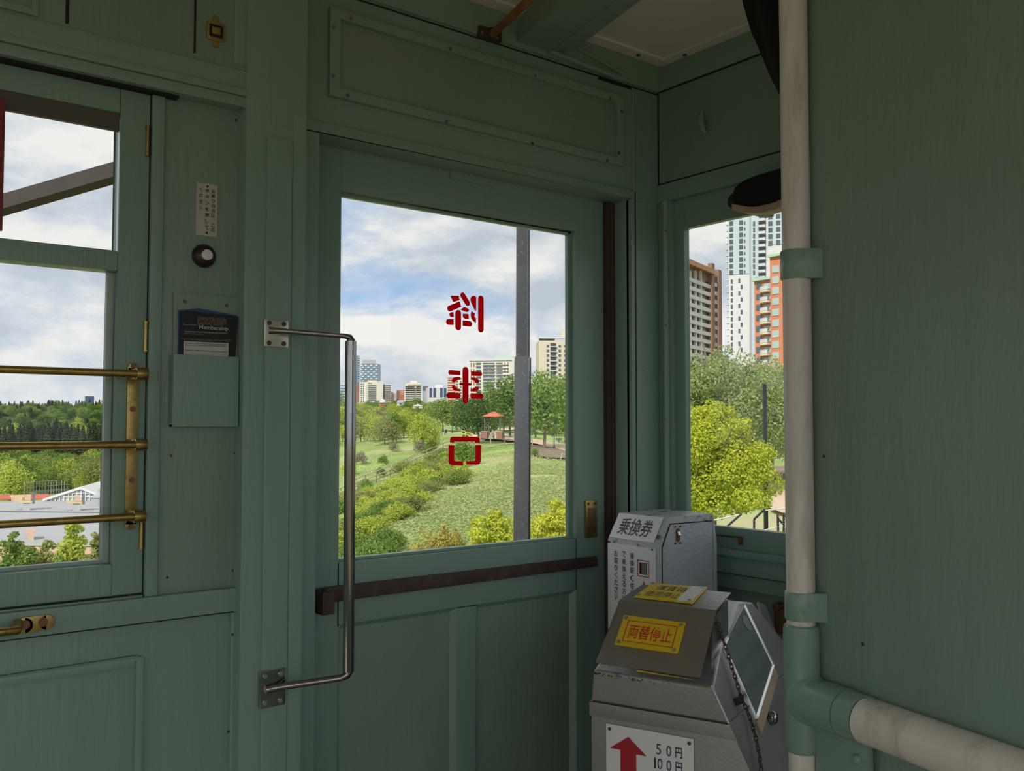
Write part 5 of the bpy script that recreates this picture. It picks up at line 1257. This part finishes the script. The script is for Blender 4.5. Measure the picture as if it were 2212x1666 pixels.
# ---- flat-roofed building in the left window
ZR = -15.0
def RZ(px, py, z=ZR): return onZ(px, py, z)
M['roof'] = mat('pale_gravel_roof', (.40, .41, .43), .8, var=.06, vscale=.2); M['brickpink'] = mat('pink_brick', (.58, .40, .32), .85, var=.12, vscale=1)
hall = thing('recreation_building', RZ(60, 1120), 'wide building with a pale flat roof in the left pane', 'building')
q = [RZ(-260, 1166), RZ(330, 1172), RZ(330, 1078), RZ(-260, 1090)]
MB().prism([p - Z_ * .6 for p in q], Z_ * .6).build('roof', M['roof'], hall)
MB().prism([p - Z_ * 8 for p in q], Z_ * 7.3).build('wall', M['brickpink'], hall)
q = [RZ(-260, 1091), RZ(330, 1113), RZ(330, 1113.8), RZ(-260, 1091.8)]
MB().prism([RZ(-60, 1104.5), RZ(260, 1108.5), RZ(260, 1109.4), RZ(-60, 1105.4)], Z_ * .12).build('roof_seam', CM['darkgrey'], hall)
def sidebox(name, m, px0, px1, pyb, h, deep, parent, z=ZR, zoff=0):
    a, b = RZ(px0, pyb, z), RZ(px1, pyb, z); n_ = V((a.x + b.x, a.y + b.y, 0)).normalized(); mb = MB(); mb.prism([a + Z_ * zoff, b + Z_ * zoff, b + n_ * deep + Z_ * zoff, a + n_ * deep + Z_ * zoff], Z_ * h); return mb.build(name, m, parent)
M['hvac'] = mat('pale_yellow_metal', (.58, .48, .24), .6); 
for k, (x0, lab) in enumerate(((35, 'yellowish rooftop air unit on legs, left one on the pale flat roof'), (143, 'yellowish rooftop air unit on legs, right one on the pale flat roof'))):
    r = thing('rooftop_air_unit', RZ(x0 + 20, 1100), lab, 'air unit', 'rooftop air units'); y = 1102 + k * 1.5
    sidebox('platform', M['hvac'], x0, x0 + 34, y, .3, 2.2, r, zoff=1.3); sidebox('cabinet', M['brickpink'], x0 + 18, x0 + 31, y, 1.0, 1.6, r, zoff=1.65)
    sidebox('duct', M['roof'], x0 + 14, x0 + 30, y, 1.1, 1.6, r); sidebox('intake_hood', CM['darkgrey'], x0 + 34, x0 + 40, y, 1.9, 1.6, r, zoff=1.1)
    sidebox('railing', M['hvac'], x0, x0 + 17, y, .16, .2, r, zoff=2.3)
    for x in (x0, x0 + 6, x0 + 32): sidebox('leg', CM['grey'], x, x + 1, y, 1.4, .3, r)
    for x in (x0, x0 + 5, x0 + 10, x0 + 15): sidebox('rail_post', M['hvac'], x, x + .8, y, .8, .15, r, zoff=1.6)
r = thing('roof_hut', RZ(72, 1165), 'pink brick roof hut near the lower edge of the pale flat roof', 'roof hut'); sidebox('wall', M['brickpink'], 59, 73, 1167, 1.0, 1.8, r); sidebox('cap', M['brickpink'], 54, 76, 1166, .3, 2.4, r, zoff=.9)
r = thing('roof_hut', RZ(36, 1083), 'small orange roof hut at the far edge of the pale flat roof', 'roof hut'); sidebox('wall', M['brickpink'], 24, 48, 1084, .9, 1.6, r); sidebox('cap', M['hvac'], 22, 52, 1084, .3, 2.0, r, zoff=.9)
# glazed gable hall
r = thing('glazed_hall', RZ(150, 1080), 'low white-roofed hall with a glazed gable end', 'building')
A_, B_ = RZ(92, 1083, ZR), RZ(240, 1082, ZR); mid = A_.lerp(B_, .54); n_ = V((mid.x, mid.y, 0)).normalized(); hg = (1082 - 1056.5) / F * mid.dot(_w); ap = mid + Z_ * hg; bk = n_ * 46 + azv(YAW + pi / 2) * 10
MB().add([A_, B_, ap, A_ + bk, B_ + bk, ap + bk], [(0, 1, 2)[::-1], (3, 4, 5), (0, 3, 4, 1)]).build('gable_glass', CM['winlight'], r)
MB().hexa([A_ - n_ * .6, A_ + bk, ap + bk, ap - n_ * .6] + [p + Z_ * .5 for p in (A_ - n_ * .6, A_ + bk, ap + bk, ap - n_ * .6)]).build('roof_slope', CM['white'], r)
MB().hexa([B_ - n_ * .6, B_ + bk, ap + bk, ap - n_ * .6] + [p + Z_ * .5 for p in (B_ - n_ * .6, B_ + bk, ap + bk, ap - n_ * .6)]).build('roof_slope', CM['white'], r)
mb = MB()
for k in range(1, 16):
    t = k / 16; p = A_.lerp(B_, t) - n_ * .2; h = hg * (t / .54 if t < .54 else (1 - t) / .46); mb.tube([p, p + Z_ * h], .12, 4)
for z in (.35, .65): mb.tube([A_.lerp(B_, .54 * z) + Z_ * hg * z - n_ * .2, A_.lerp(B_, 1 - .46 * z) + Z_ * hg * z - n_ * .2], .12, 4)
mb.build('mullions', CM['white'], r)
r = thing('roof_ventilator', RZ(215, 1083), 'grey cone-topped roof ventilator beside the glazed hall', 'ventilator'); c = RZ(215.5, 1092); MB().tube([c, c + Z_ * 1.4], 1.5, 14).build('drum', CM['grey'], r); MB().tube([c + Z_ * 1.4, c + Z_ * 1.5, c + Z_ * 2.4, c + Z_ * 3.1], [1.5, 1.7, .45, .4], 14).build('cone', CM['grey'], r)
mb = MB(); mb.prism([RZ(-120, 1080, -15.5), RZ(118, 1079, -15.5), RZ(104, 1069, -15.5), RZ(-120, 1075, -15.5)], Z_ * .2); mb.build('red_court', mat('red_court_surface', (.55, .13, .08), .8), label='red sports court surface behind the pale flat roof', cat='sports court')
r = thing('mesh_fence', RZ(110, 1070), 'tall grey mesh fence behind the red court', 'fence'); mb = MB(); ln = [RZ(52, 1073, -16), RZ(104, 1069, -16), RZ(150, 1066, -16)]
for i in range(2):
    for k in range(8):
        p = ln[i].lerp(ln[i + 1], k / 8); MB().tube([p, p + Z_ * 3.2], .05, 4).build('post', CM['grey'], r)
    mb = MB(); 
    for z in (.1, 1.0, 2.1, 3.2): mb.tube([ln[i] + Z_ * z, ln[i + 1] + Z_ * z], .035, 4)
    mb.build('rails', CM['grey'], r)
# ---- wooden stairs with railings down the slope
M['wood'] = mat('weathered_timber', (.48, .40, .28), .8, var=.15, vscale=2)
path = [(1036, 949), (968, 968), (895, 1000), (821, 1034), (790, 1046), (770, 1054), (736, 1076), (690, 1100)]
PT = []
for px, py in path:
    a, b = column(px); dep = math.exp(float(np.interp(-py, -a, b))); PT.append(at(px, py, dep))
sr = thing('hillside_stairs', PT[3], 'long wooden stairs with double railings running down the grassy slope', 'stairs')
def along(PT, step):
    out = []
    for i in range(len(PT) - 1):
        n = max(1, int((PT[i + 1] - PT[i]).length / step))
        for k in range(n): out.append(PT[i].lerp(PT[i + 1], k / n))
    return out + [PT[-1]]
for side in (0, 1):
    offv = V((.9, -1.4, 0)) * side
    mb = MB()
    for z in (.65, 1.25): mb.tube([p + offv + Z_ * z for p in PT], .075, 5)
    mb.build('railing', M['wood'], sr)
    for p in along(PT, 4.2): MB().tube([p + offv - Z_ * .3, p + offv + Z_ * 1.3], .07, 5).build('post', M['wood'], sr)
n = 0
for p in along(PT, 1.5)[:96]:
    MB().obox(p + V((.45, -.7, -.05)), V((.9, -1.4, 0)), V((1.4, .9, 0)), Z_, .85, .35, .07).build('tread', mat('pale_tread', (.62, .56, .44), .8) if 'pale_tread' not in bpy.data.materials else bpy.data.materials['pale_tread'], sr)
# park edge fence
FPp = [(1037, 950), (1060, 953), (1090, 955), (1112, 958), (1150, 963)]
PT2 = []
for px, py in FPp:
    a, b = column(px); PT2.append(at(px, py, 176))
pf = thing('park_fence', PT2[0], 'low wooden post and rail fence along the park edge', 'fence')
mb = MB()
for z in (.55, 1.1): mb.tube([p + Z_ * z for p in PT2], .085, 5)
mb.build('rails', M['wood'], pf)
for p in along(PT2, 2.1): MB().tube([p - Z_ * .4, p + Z_ * 1.2], .09, 5).build('post', M['wood'], pf)
# paths: trodden earth strips lying on the ground
def strip(pts, m, name, kind='structure'):
    L_ = [at(x, y0, math.exp(float(np.interp(-y0, -column(x)[0], column(x)[1])))) for x, y0, y1 in pts]; R__ = [at(x, y1, math.exp(float(np.interp(-y1, -column(x)[0], column(x)[1])))) for x, y0, y1 in pts]
    vs = []; 
    for i in range(len(pts) - 1):
        for k in range(8):
            for j in range(5): vs.append(L_[i].lerp(L_[i + 1], k / 8).lerp(R__[i].lerp(R__[i + 1], k / 8), j / 4) + Z_ * .28)
    n = (len(pts) - 1) * 8; fs = [(i * 5 + j, (i + 1) * 5 + j, (i + 1) * 5 + j + 1, i * 5 + j + 1) for i in range(n - 1) for j in range(4)]
    MB().add(vs, fs).build(name, m, kind=kind)
M['earth'] = mat('trodden_earth', (.66, .50, .37), .9, var=.08, vscale=.3, space='World'); M['shade'] = mat('painted_shade', (.26, .20, .14), .95, var=.2, vscale=.5, space='World')  # second colour is a dark tone standing in for shade on the ground
strip([(1000, 945, 950), (1040, 940, 950), (1075, 938, 952), (1112, 945, 956), (1160, 952, 962), (1235, 964, 980)], M['earth'], 'path')
strip([(1058, 941, 936), (1080, 934, 929), (1110, 930, 926), (1150, 929, 925)], M['earth'], 'path')
strip([(1145, 964, 982), (1180, 966, 992), (1235, 980, 994)], M['shade'], 'shade_patch')  # shade painted as a dark strip, likewise the last strip below
strip([(1638, 1090, 1040), (1668, 1110, 1050), (1720, 1130, 1046)], M['earth'], 'path')
strip([(1640, 1036, 1012), (1680, 1038, 1012), (1720, 1040, 1012)], M['shade'], 'shade_patch')
# ---- shelter with red hipped roof
gd = 172; c = at(1066, 946, gd); sh = thing('park_shelter', c, 'small park shelter with a red hipped roof on dark posts', 'shelter'); s = gd / F
u = azv(perp(1066, 14)); n_ = V((-u.y, u.x, 0)); hz = (946 - 899) * s
b = [c + u * i * 18.5 * s + n_ * j * 2.0 + Z_ * hz for i, j in ((-1, -1), (1, -1), (1, 1), (-1, 1))]; t = [c - u * 1.5 * s + Z_ * (hz + 9 * s), c + u * 4 * s + Z_ * (hz + 9 * s)]
MB().add(b + t + [p - Z_ * .12 for p in b], [(0, 1, 5, 4), (1, 2, 5), (2, 3, 4, 5), (3, 0, 4), (9, 8, 7, 6), (0, 6, 7, 1), (1, 7, 8, 2), (2, 8, 9, 3), (3, 9, 6, 0)]).build('roof', mat('red_roof', (.68, .14, .08), .6), sh)
for i in (-1, 1):
    for j in (-1, 1):
        p = c + u * i * 15 * s * (1 if i < 0 else 1.25) + n_ * j * 1.5; MB().tube([p, p + Z_ * hz], .13, 8).build('post', CM['darkgrey'], sh)
        if j < 0: MB().obox(p + Z_ * .5, u, n_, Z_, .55, .5, .6).build('brick_pier', CM['darkbrick'], sh); MB().obox(p + Z_ * 1.15, u, n_, Z_, .62, .56, .06).build('pier_cap', M['earth'], sh)
for px, lab in ((1027, 'pale stone block left of the shelter piers'), (1076, 'pale stone block under the shelter')):
    p = at(px, 947, 171); MB().obox(p + Z_ * .3, u, n_, Z_, .5, .4, .35).build('stone_block', M['earth'], bevel=.04, label=lab, cat='block')
yr = thing('yellow_handrail', at(1015, 942, 176), 'yellow handrail beside the top of the stairs', 'handrail'); mb = MB(); MY = mat('yellow_rail_paint', (.70, .52, .10), .6)
a, b = at(997, 930, 176), at(1030, 941, 174)
for z in (0, -.55): mb.tube([a + Z_ * z, b + Z_ * z], .06, 5)
mb.build('rails', MY, yr)
for k in range(5): p = a.lerp(b, k / 4); MB().tube([p, p - Z_ * 1.1], .05, 5).build('post', MY, yr)
# park lamps, bench, scooter, basket
MG = mat('dark_green_lamp_paint', (.03, .07, .05), .5)
def lamp(px, top, base, depth, lab):
    p, q = at(px, base, depth), at(px, top, depth); q.x, q.y = p.x, p.y; r = thing('park_lamp', p, lab, 'lamp post')
    MB().tube([p, p + Z_ * .5, p + Z_ * .6, q], [.22, .16, .09, .07], 8).build('pole', MG, r); MB().tube([q, q + Z_ * .3, q + Z_ * .42], [.1, .2, .05], 8).build('lantern', MG, r)
lamp(1197, 905, 969, 152, 'dark green lamp post between the park trees at right'); lamp(1157, 905, 945, 190, 'thin dark lamp post next to the bridge post'); lamp(977, 893, 935, 200, 'thin dark lamp post beside the seated person'); lamp(1101, 905, 940, 185, 'thin dark lamp post right of the shelter'); lamp(1043.5, 908, 940, 190, 'thin dark lamp post left of the shelter')
r = thing('park_bench', at(1208, 953, 175), 'grey curved park bench behind the lamp post', 'bench'); p = at(1207, 949, 175); MB().obox(p, u, n_, Z_, .55, .3, .22).build('seat', CM['grey'], r, bevel=.05); MB().obox(p - Z_ * .35, u, n_, Z_, .15, .2, .15).build('leg', CM['grey'], r)
r = thing('kick_scooter', at(1212, 993, 138), 'pale kick scooter standing on the park path', 'scooter'); p = at(1211, 993, 138); q = at(1215, 978, 138)
MB().tube([p, q], .05, 6).build('stem', CM['paleblue'], r); MB().tube([q - u * .25, q + u * .25], .035, 6).build('handlebar', CM['darkgrey'], r); MB().obox(p + u * .45, u, n_, Z_, .45, .08, .05).build('deck', CM['darkgrey'], r)
for k in (0, .9): MB().disc(p + u * k - n_ * .03, n_, .11, .06, 12).build('wheel', CM['darkgrey'], r)
# ---- people: continuous skinned bodies
def person(joints, edges, px, py, depth, face, label, skin, parts):
    g = at(px, py, depth); me = bpy.data.meshes.new('body'); me.from_pydata([j[:3] for j in joints], edges, []); ob = bpy.data.objects.new('body', me); COL.objects.link(ob)
    sk = ob.modifiers.new('s', 'SKIN'); 
    for i, j in enumerate(joints): me.skin_vertices[0].data[i].radius = (j[3], j[3])
    me.skin_vertices[0].data[0].use_root = True
    ss = ob.modifiers.new('u', 'SUBSURF'); ss.levels = 2; ss.render_levels = 2
    dg = bpy.context.evaluated_depsgraph_get(); m2 = bpy.data.meshes.new_from_object(ob.evaluated_get(dg)); bpy.data.objects.remove(ob); bpy.data.meshes.remove(me)
    m2.materials.clear()
    for m_ in parts: m2.materials.append(m_)
    for p in m2.polygons:
        z = p.center.z; p.use_smooth = True; p.material_index = skin(p.center)
    o = place('person', m2, g, None, label, 'person'); o.rotation_euler = (0, 0, face); return o
stand = [(0, 0, .92, .14), (0, 0, 1.15, .13), (0, 0, 1.38, .15), (0, 0, 1.50, .06), (0, .01, 1.62, .10), (0, .01, 1.72, .08), (.19, 0, 1.40, .055), (.24, .02, 1.12, .042), (.24, .10, .88, .035), (-.19, 0, 1.40, .055), (-.24, .02, 1.12, .042), (-.24, .08, .88, .035), (.10, 0, .85, .085), (.11, .03, .48, .06), (.11, 0, .08, .045), (.11, .14, .04, .04), (-.10, 0, .85, .085), (-.11, .02, .48, .06), (-.11, -.02, .08, .045), (-.11, .12, .04, .04)]
ed = [(0, 1), (1, 2), (2, 3), (3, 4), (4, 5), (2, 6), (6, 7), (7, 8), (2, 9), (9, 10), (10, 11), (0, 12), (12, 13), (13, 14), (14, 15), (0, 16), (16, 17), (17, 18), (18, 19)]
sit = [(0, 0, .50, .15), (0, .05, .75, .14), (0, .12, .98, .15), (0, .16, 1.08, .06), (0, .22, 1.20, .10), (0, .22, 1.28, .08), (.19, .12, .98, .055), (.22, .25, .75, .045), (.14, .42, .66, .035), (-.19, .12, .98, .055), (-.22, .25, .75, .045), (-.14, .42, .66, .035), (.10, .08, .49, .09), (.12, .48, .50, .065), (.12, .50, .08, .045), (.12, .64, .04, .04), (-.10, .08, .49, .09), (-.12, .46, .50, .065), (-.12, .52, .08, .045), (-.12, .66, .04, .04)]
SKN = mat('skin', (.50, .33, .25), .6); HAIR = mat('dark_hair', (.03, .02, .015), .7); CL1 = mat('grey_blue_clothes', (.30, .32, .40), .8); CL2 = mat('dark_clothes', (.03, .03, .035), .8)
person(stand, ed, 1064, 948, 178, radians(150), 'person in grey-blue clothes standing beneath the red-roofed shelter', lambda c: 0 if (c.z > 1.52 or (abs(c.x) > .2 and c.z < .95)) else (1 if c.z > .9 else 2), [SKN, CL1, CL2])
person(sit, ed, 964, 940, 186, radians(120), 'person in dark clothes sitting at the top of the slope', lambda c: 0 if (c.z > 1.1 and c.y > .25) else 1, [SKN, CL2])
# ---- right window: lamp pole, car, basket, brackets of the bridge fence
p, q = at(1655, 1165, 38), at(1654, 829, 38); q.x, q.y = p.x, p.y; lp = thing('lamp_pole', p, 'tall square black lamp pole with a short arm in front of the poplars', 'lamp post'); ux = azv(YAW + pi / 2)
BK = mat('black_pole_paint', (.018, .02, .026), .35)
MB().obox((p + q) / 2, ux, V((-ux.y, ux.x, 0)), Z_, .075, .075, (q.z - p.z) / 2).build('pole', BK, lp); MB().obox(q + ux * .28 - Z_ * .03, ux, V((-ux.y, ux.x, 0)), Z_, .24, .12, .03).build('lamp_head', CM['darkgrey'], lp); c = at(1659, 1083, 37.8); MB().obox(c, ux, V((-ux.y, ux.x, 0)), Z_, .085, .06, .2).build('control_box', CM['grey'], lp)
vd = V((-ux.y, ux.x, 0)); c = at(1688, 962, 150); car = thing('car', c, 'white car parked behind the poplar branches at the right window edge', 'car')
mb = MB(); prf = [(-2.2, .35), (-2.2, .85), (-1.5, 1.0), (-.9, 1.5), (.9, 1.52), (1.6, 1.0), (2.25, .9), (2.25, .35)]; mb.prism([c + ux * x - vd * .9 + Z_ * z for x, z in prf], vd * 1.8); mb.build('body', CM['white'], car, bevel=.06)
mb = MB(); mb.prism([c + ux * x - vd * .92 + Z_ * z for x, z in [(-1.3, 1.02), (-.85, 1.42), (.85, 1.44), (1.35, 1.02)]], vd * 1.84); mb.build('windows', CM['glassdark'], car)
for x in (-1.4, 1.45):
    for y in (-.92, .72): MB().disc(c + ux * x + vd * y + Z_ * .34, vd, .34, .2, 16).build('wheel', CM['darkgrey'], car)
c = at(1690, 1046, 80); MB().tube([c, c + Z_ * .9], [.28, .34], 14).build('litter_basket', CM['darkgrey'], label='grey litter basket on the shaded ground patch at the right window edge', cat='basket')
BD = 11.0
def bar(mb, a, b, t=.05): mb.obox((a + b) / 2, (b - a), (b - a).cross(vd), vd, (b - a).length / 2, t / 2, t / 2)
for lab, segs in (('slanting black perforated fence bracket, leftmost in the right window', [((1566, 1142), (1602, 1110))]), ('kinked black perforated fence bracket in front of the lamp pole', [((1629, 1160), (1629, 1122)), ((1629, 1122), (1652, 1100))]), ('black perforated fence bracket nearest the white pole', [((1681, 1150), (1680, 1112)), ((1693, 1150), (1693, 1108)), ((1680, 1120), (1693, 1134))])):
    r = thing('fence_bracket', at(segs[0][0][0], segs[0][0][1], BD), lab, 'fence bracket')
    for s0, s1 in segs:
        a, b = at(*s0, BD), at(*s1, BD); mb = MB(); bar(mb, a, b, .022); mb.build('bar', BK, r)
        mb = MB()
        for k in range(int((b - a).length / .035)): mb.disc(a.lerp(b, (k + .5) / int((b - a).length / .035 + .001)) - vd * .012, -vd, .003, .001, 6)
        mb.build('bolt_row', CM['rail'], r, kind='stuff')
wr_ = thing('fence_wire', at(1600, 1130, BD), 'pale tensioned wires between the black fence brackets', 'wire')
for s0, s1 in (((1530, 1126), (1600, 1112)), ((1652, 1103), (1760, 1092)), ((1640, 1148), (1693, 1136))): MB().tube([at(*s0, BD), at(*s1, BD)], .008, 6).build('wire', CM['rail'], wr_)
# ---- bridge steel close to the streetcar
BP = 8.0
bp = thing('bridge_post', at(1127, 1400, BP), 'weathered grey square steel bridge post outside the door pane', 'bridge post')
def vbar(name, x0, x1, ytop, ybot, xb0, xb1, dep, deep):
    a, b, c, d = at(x0, ytop, dep), at(x1, ytop, dep), at(xb1, ybot, dep), at(xb0, ybot, dep); MB().prism([a, b, c, d], vd * deep).build(name, M['bridge'], bp, bevel=.006)
vbar('upper_post', 1118.0, 1140, -300, 772, 1114.5, 1140, BP, .12); vbar('lower_sleeve', 1112, 1143, 770, 1800, 1104, 1137.5, BP - .04, .2)
vbar('edge_flange', 1141, 1145.5, -300, 772, 1141, 1144.5, BP + .02, .1); vbar('edge_flange', 1144, 1147.5, 772, 1800, 1138, 1142.5, BP, .16)
a, b = at(-500, 590, BP), at(680, 248, BP); mb = MB(); mb.obox((a + b) / 2, b - a, (b - a).cross(vd), vd, (b - a).length / 2, 15.5 / F * BP, .09); mb.build('bridge_brace', M['brace'], label='slanting grey-brown steel bridge brace crossing the upper left pane', cat='bridge brace')
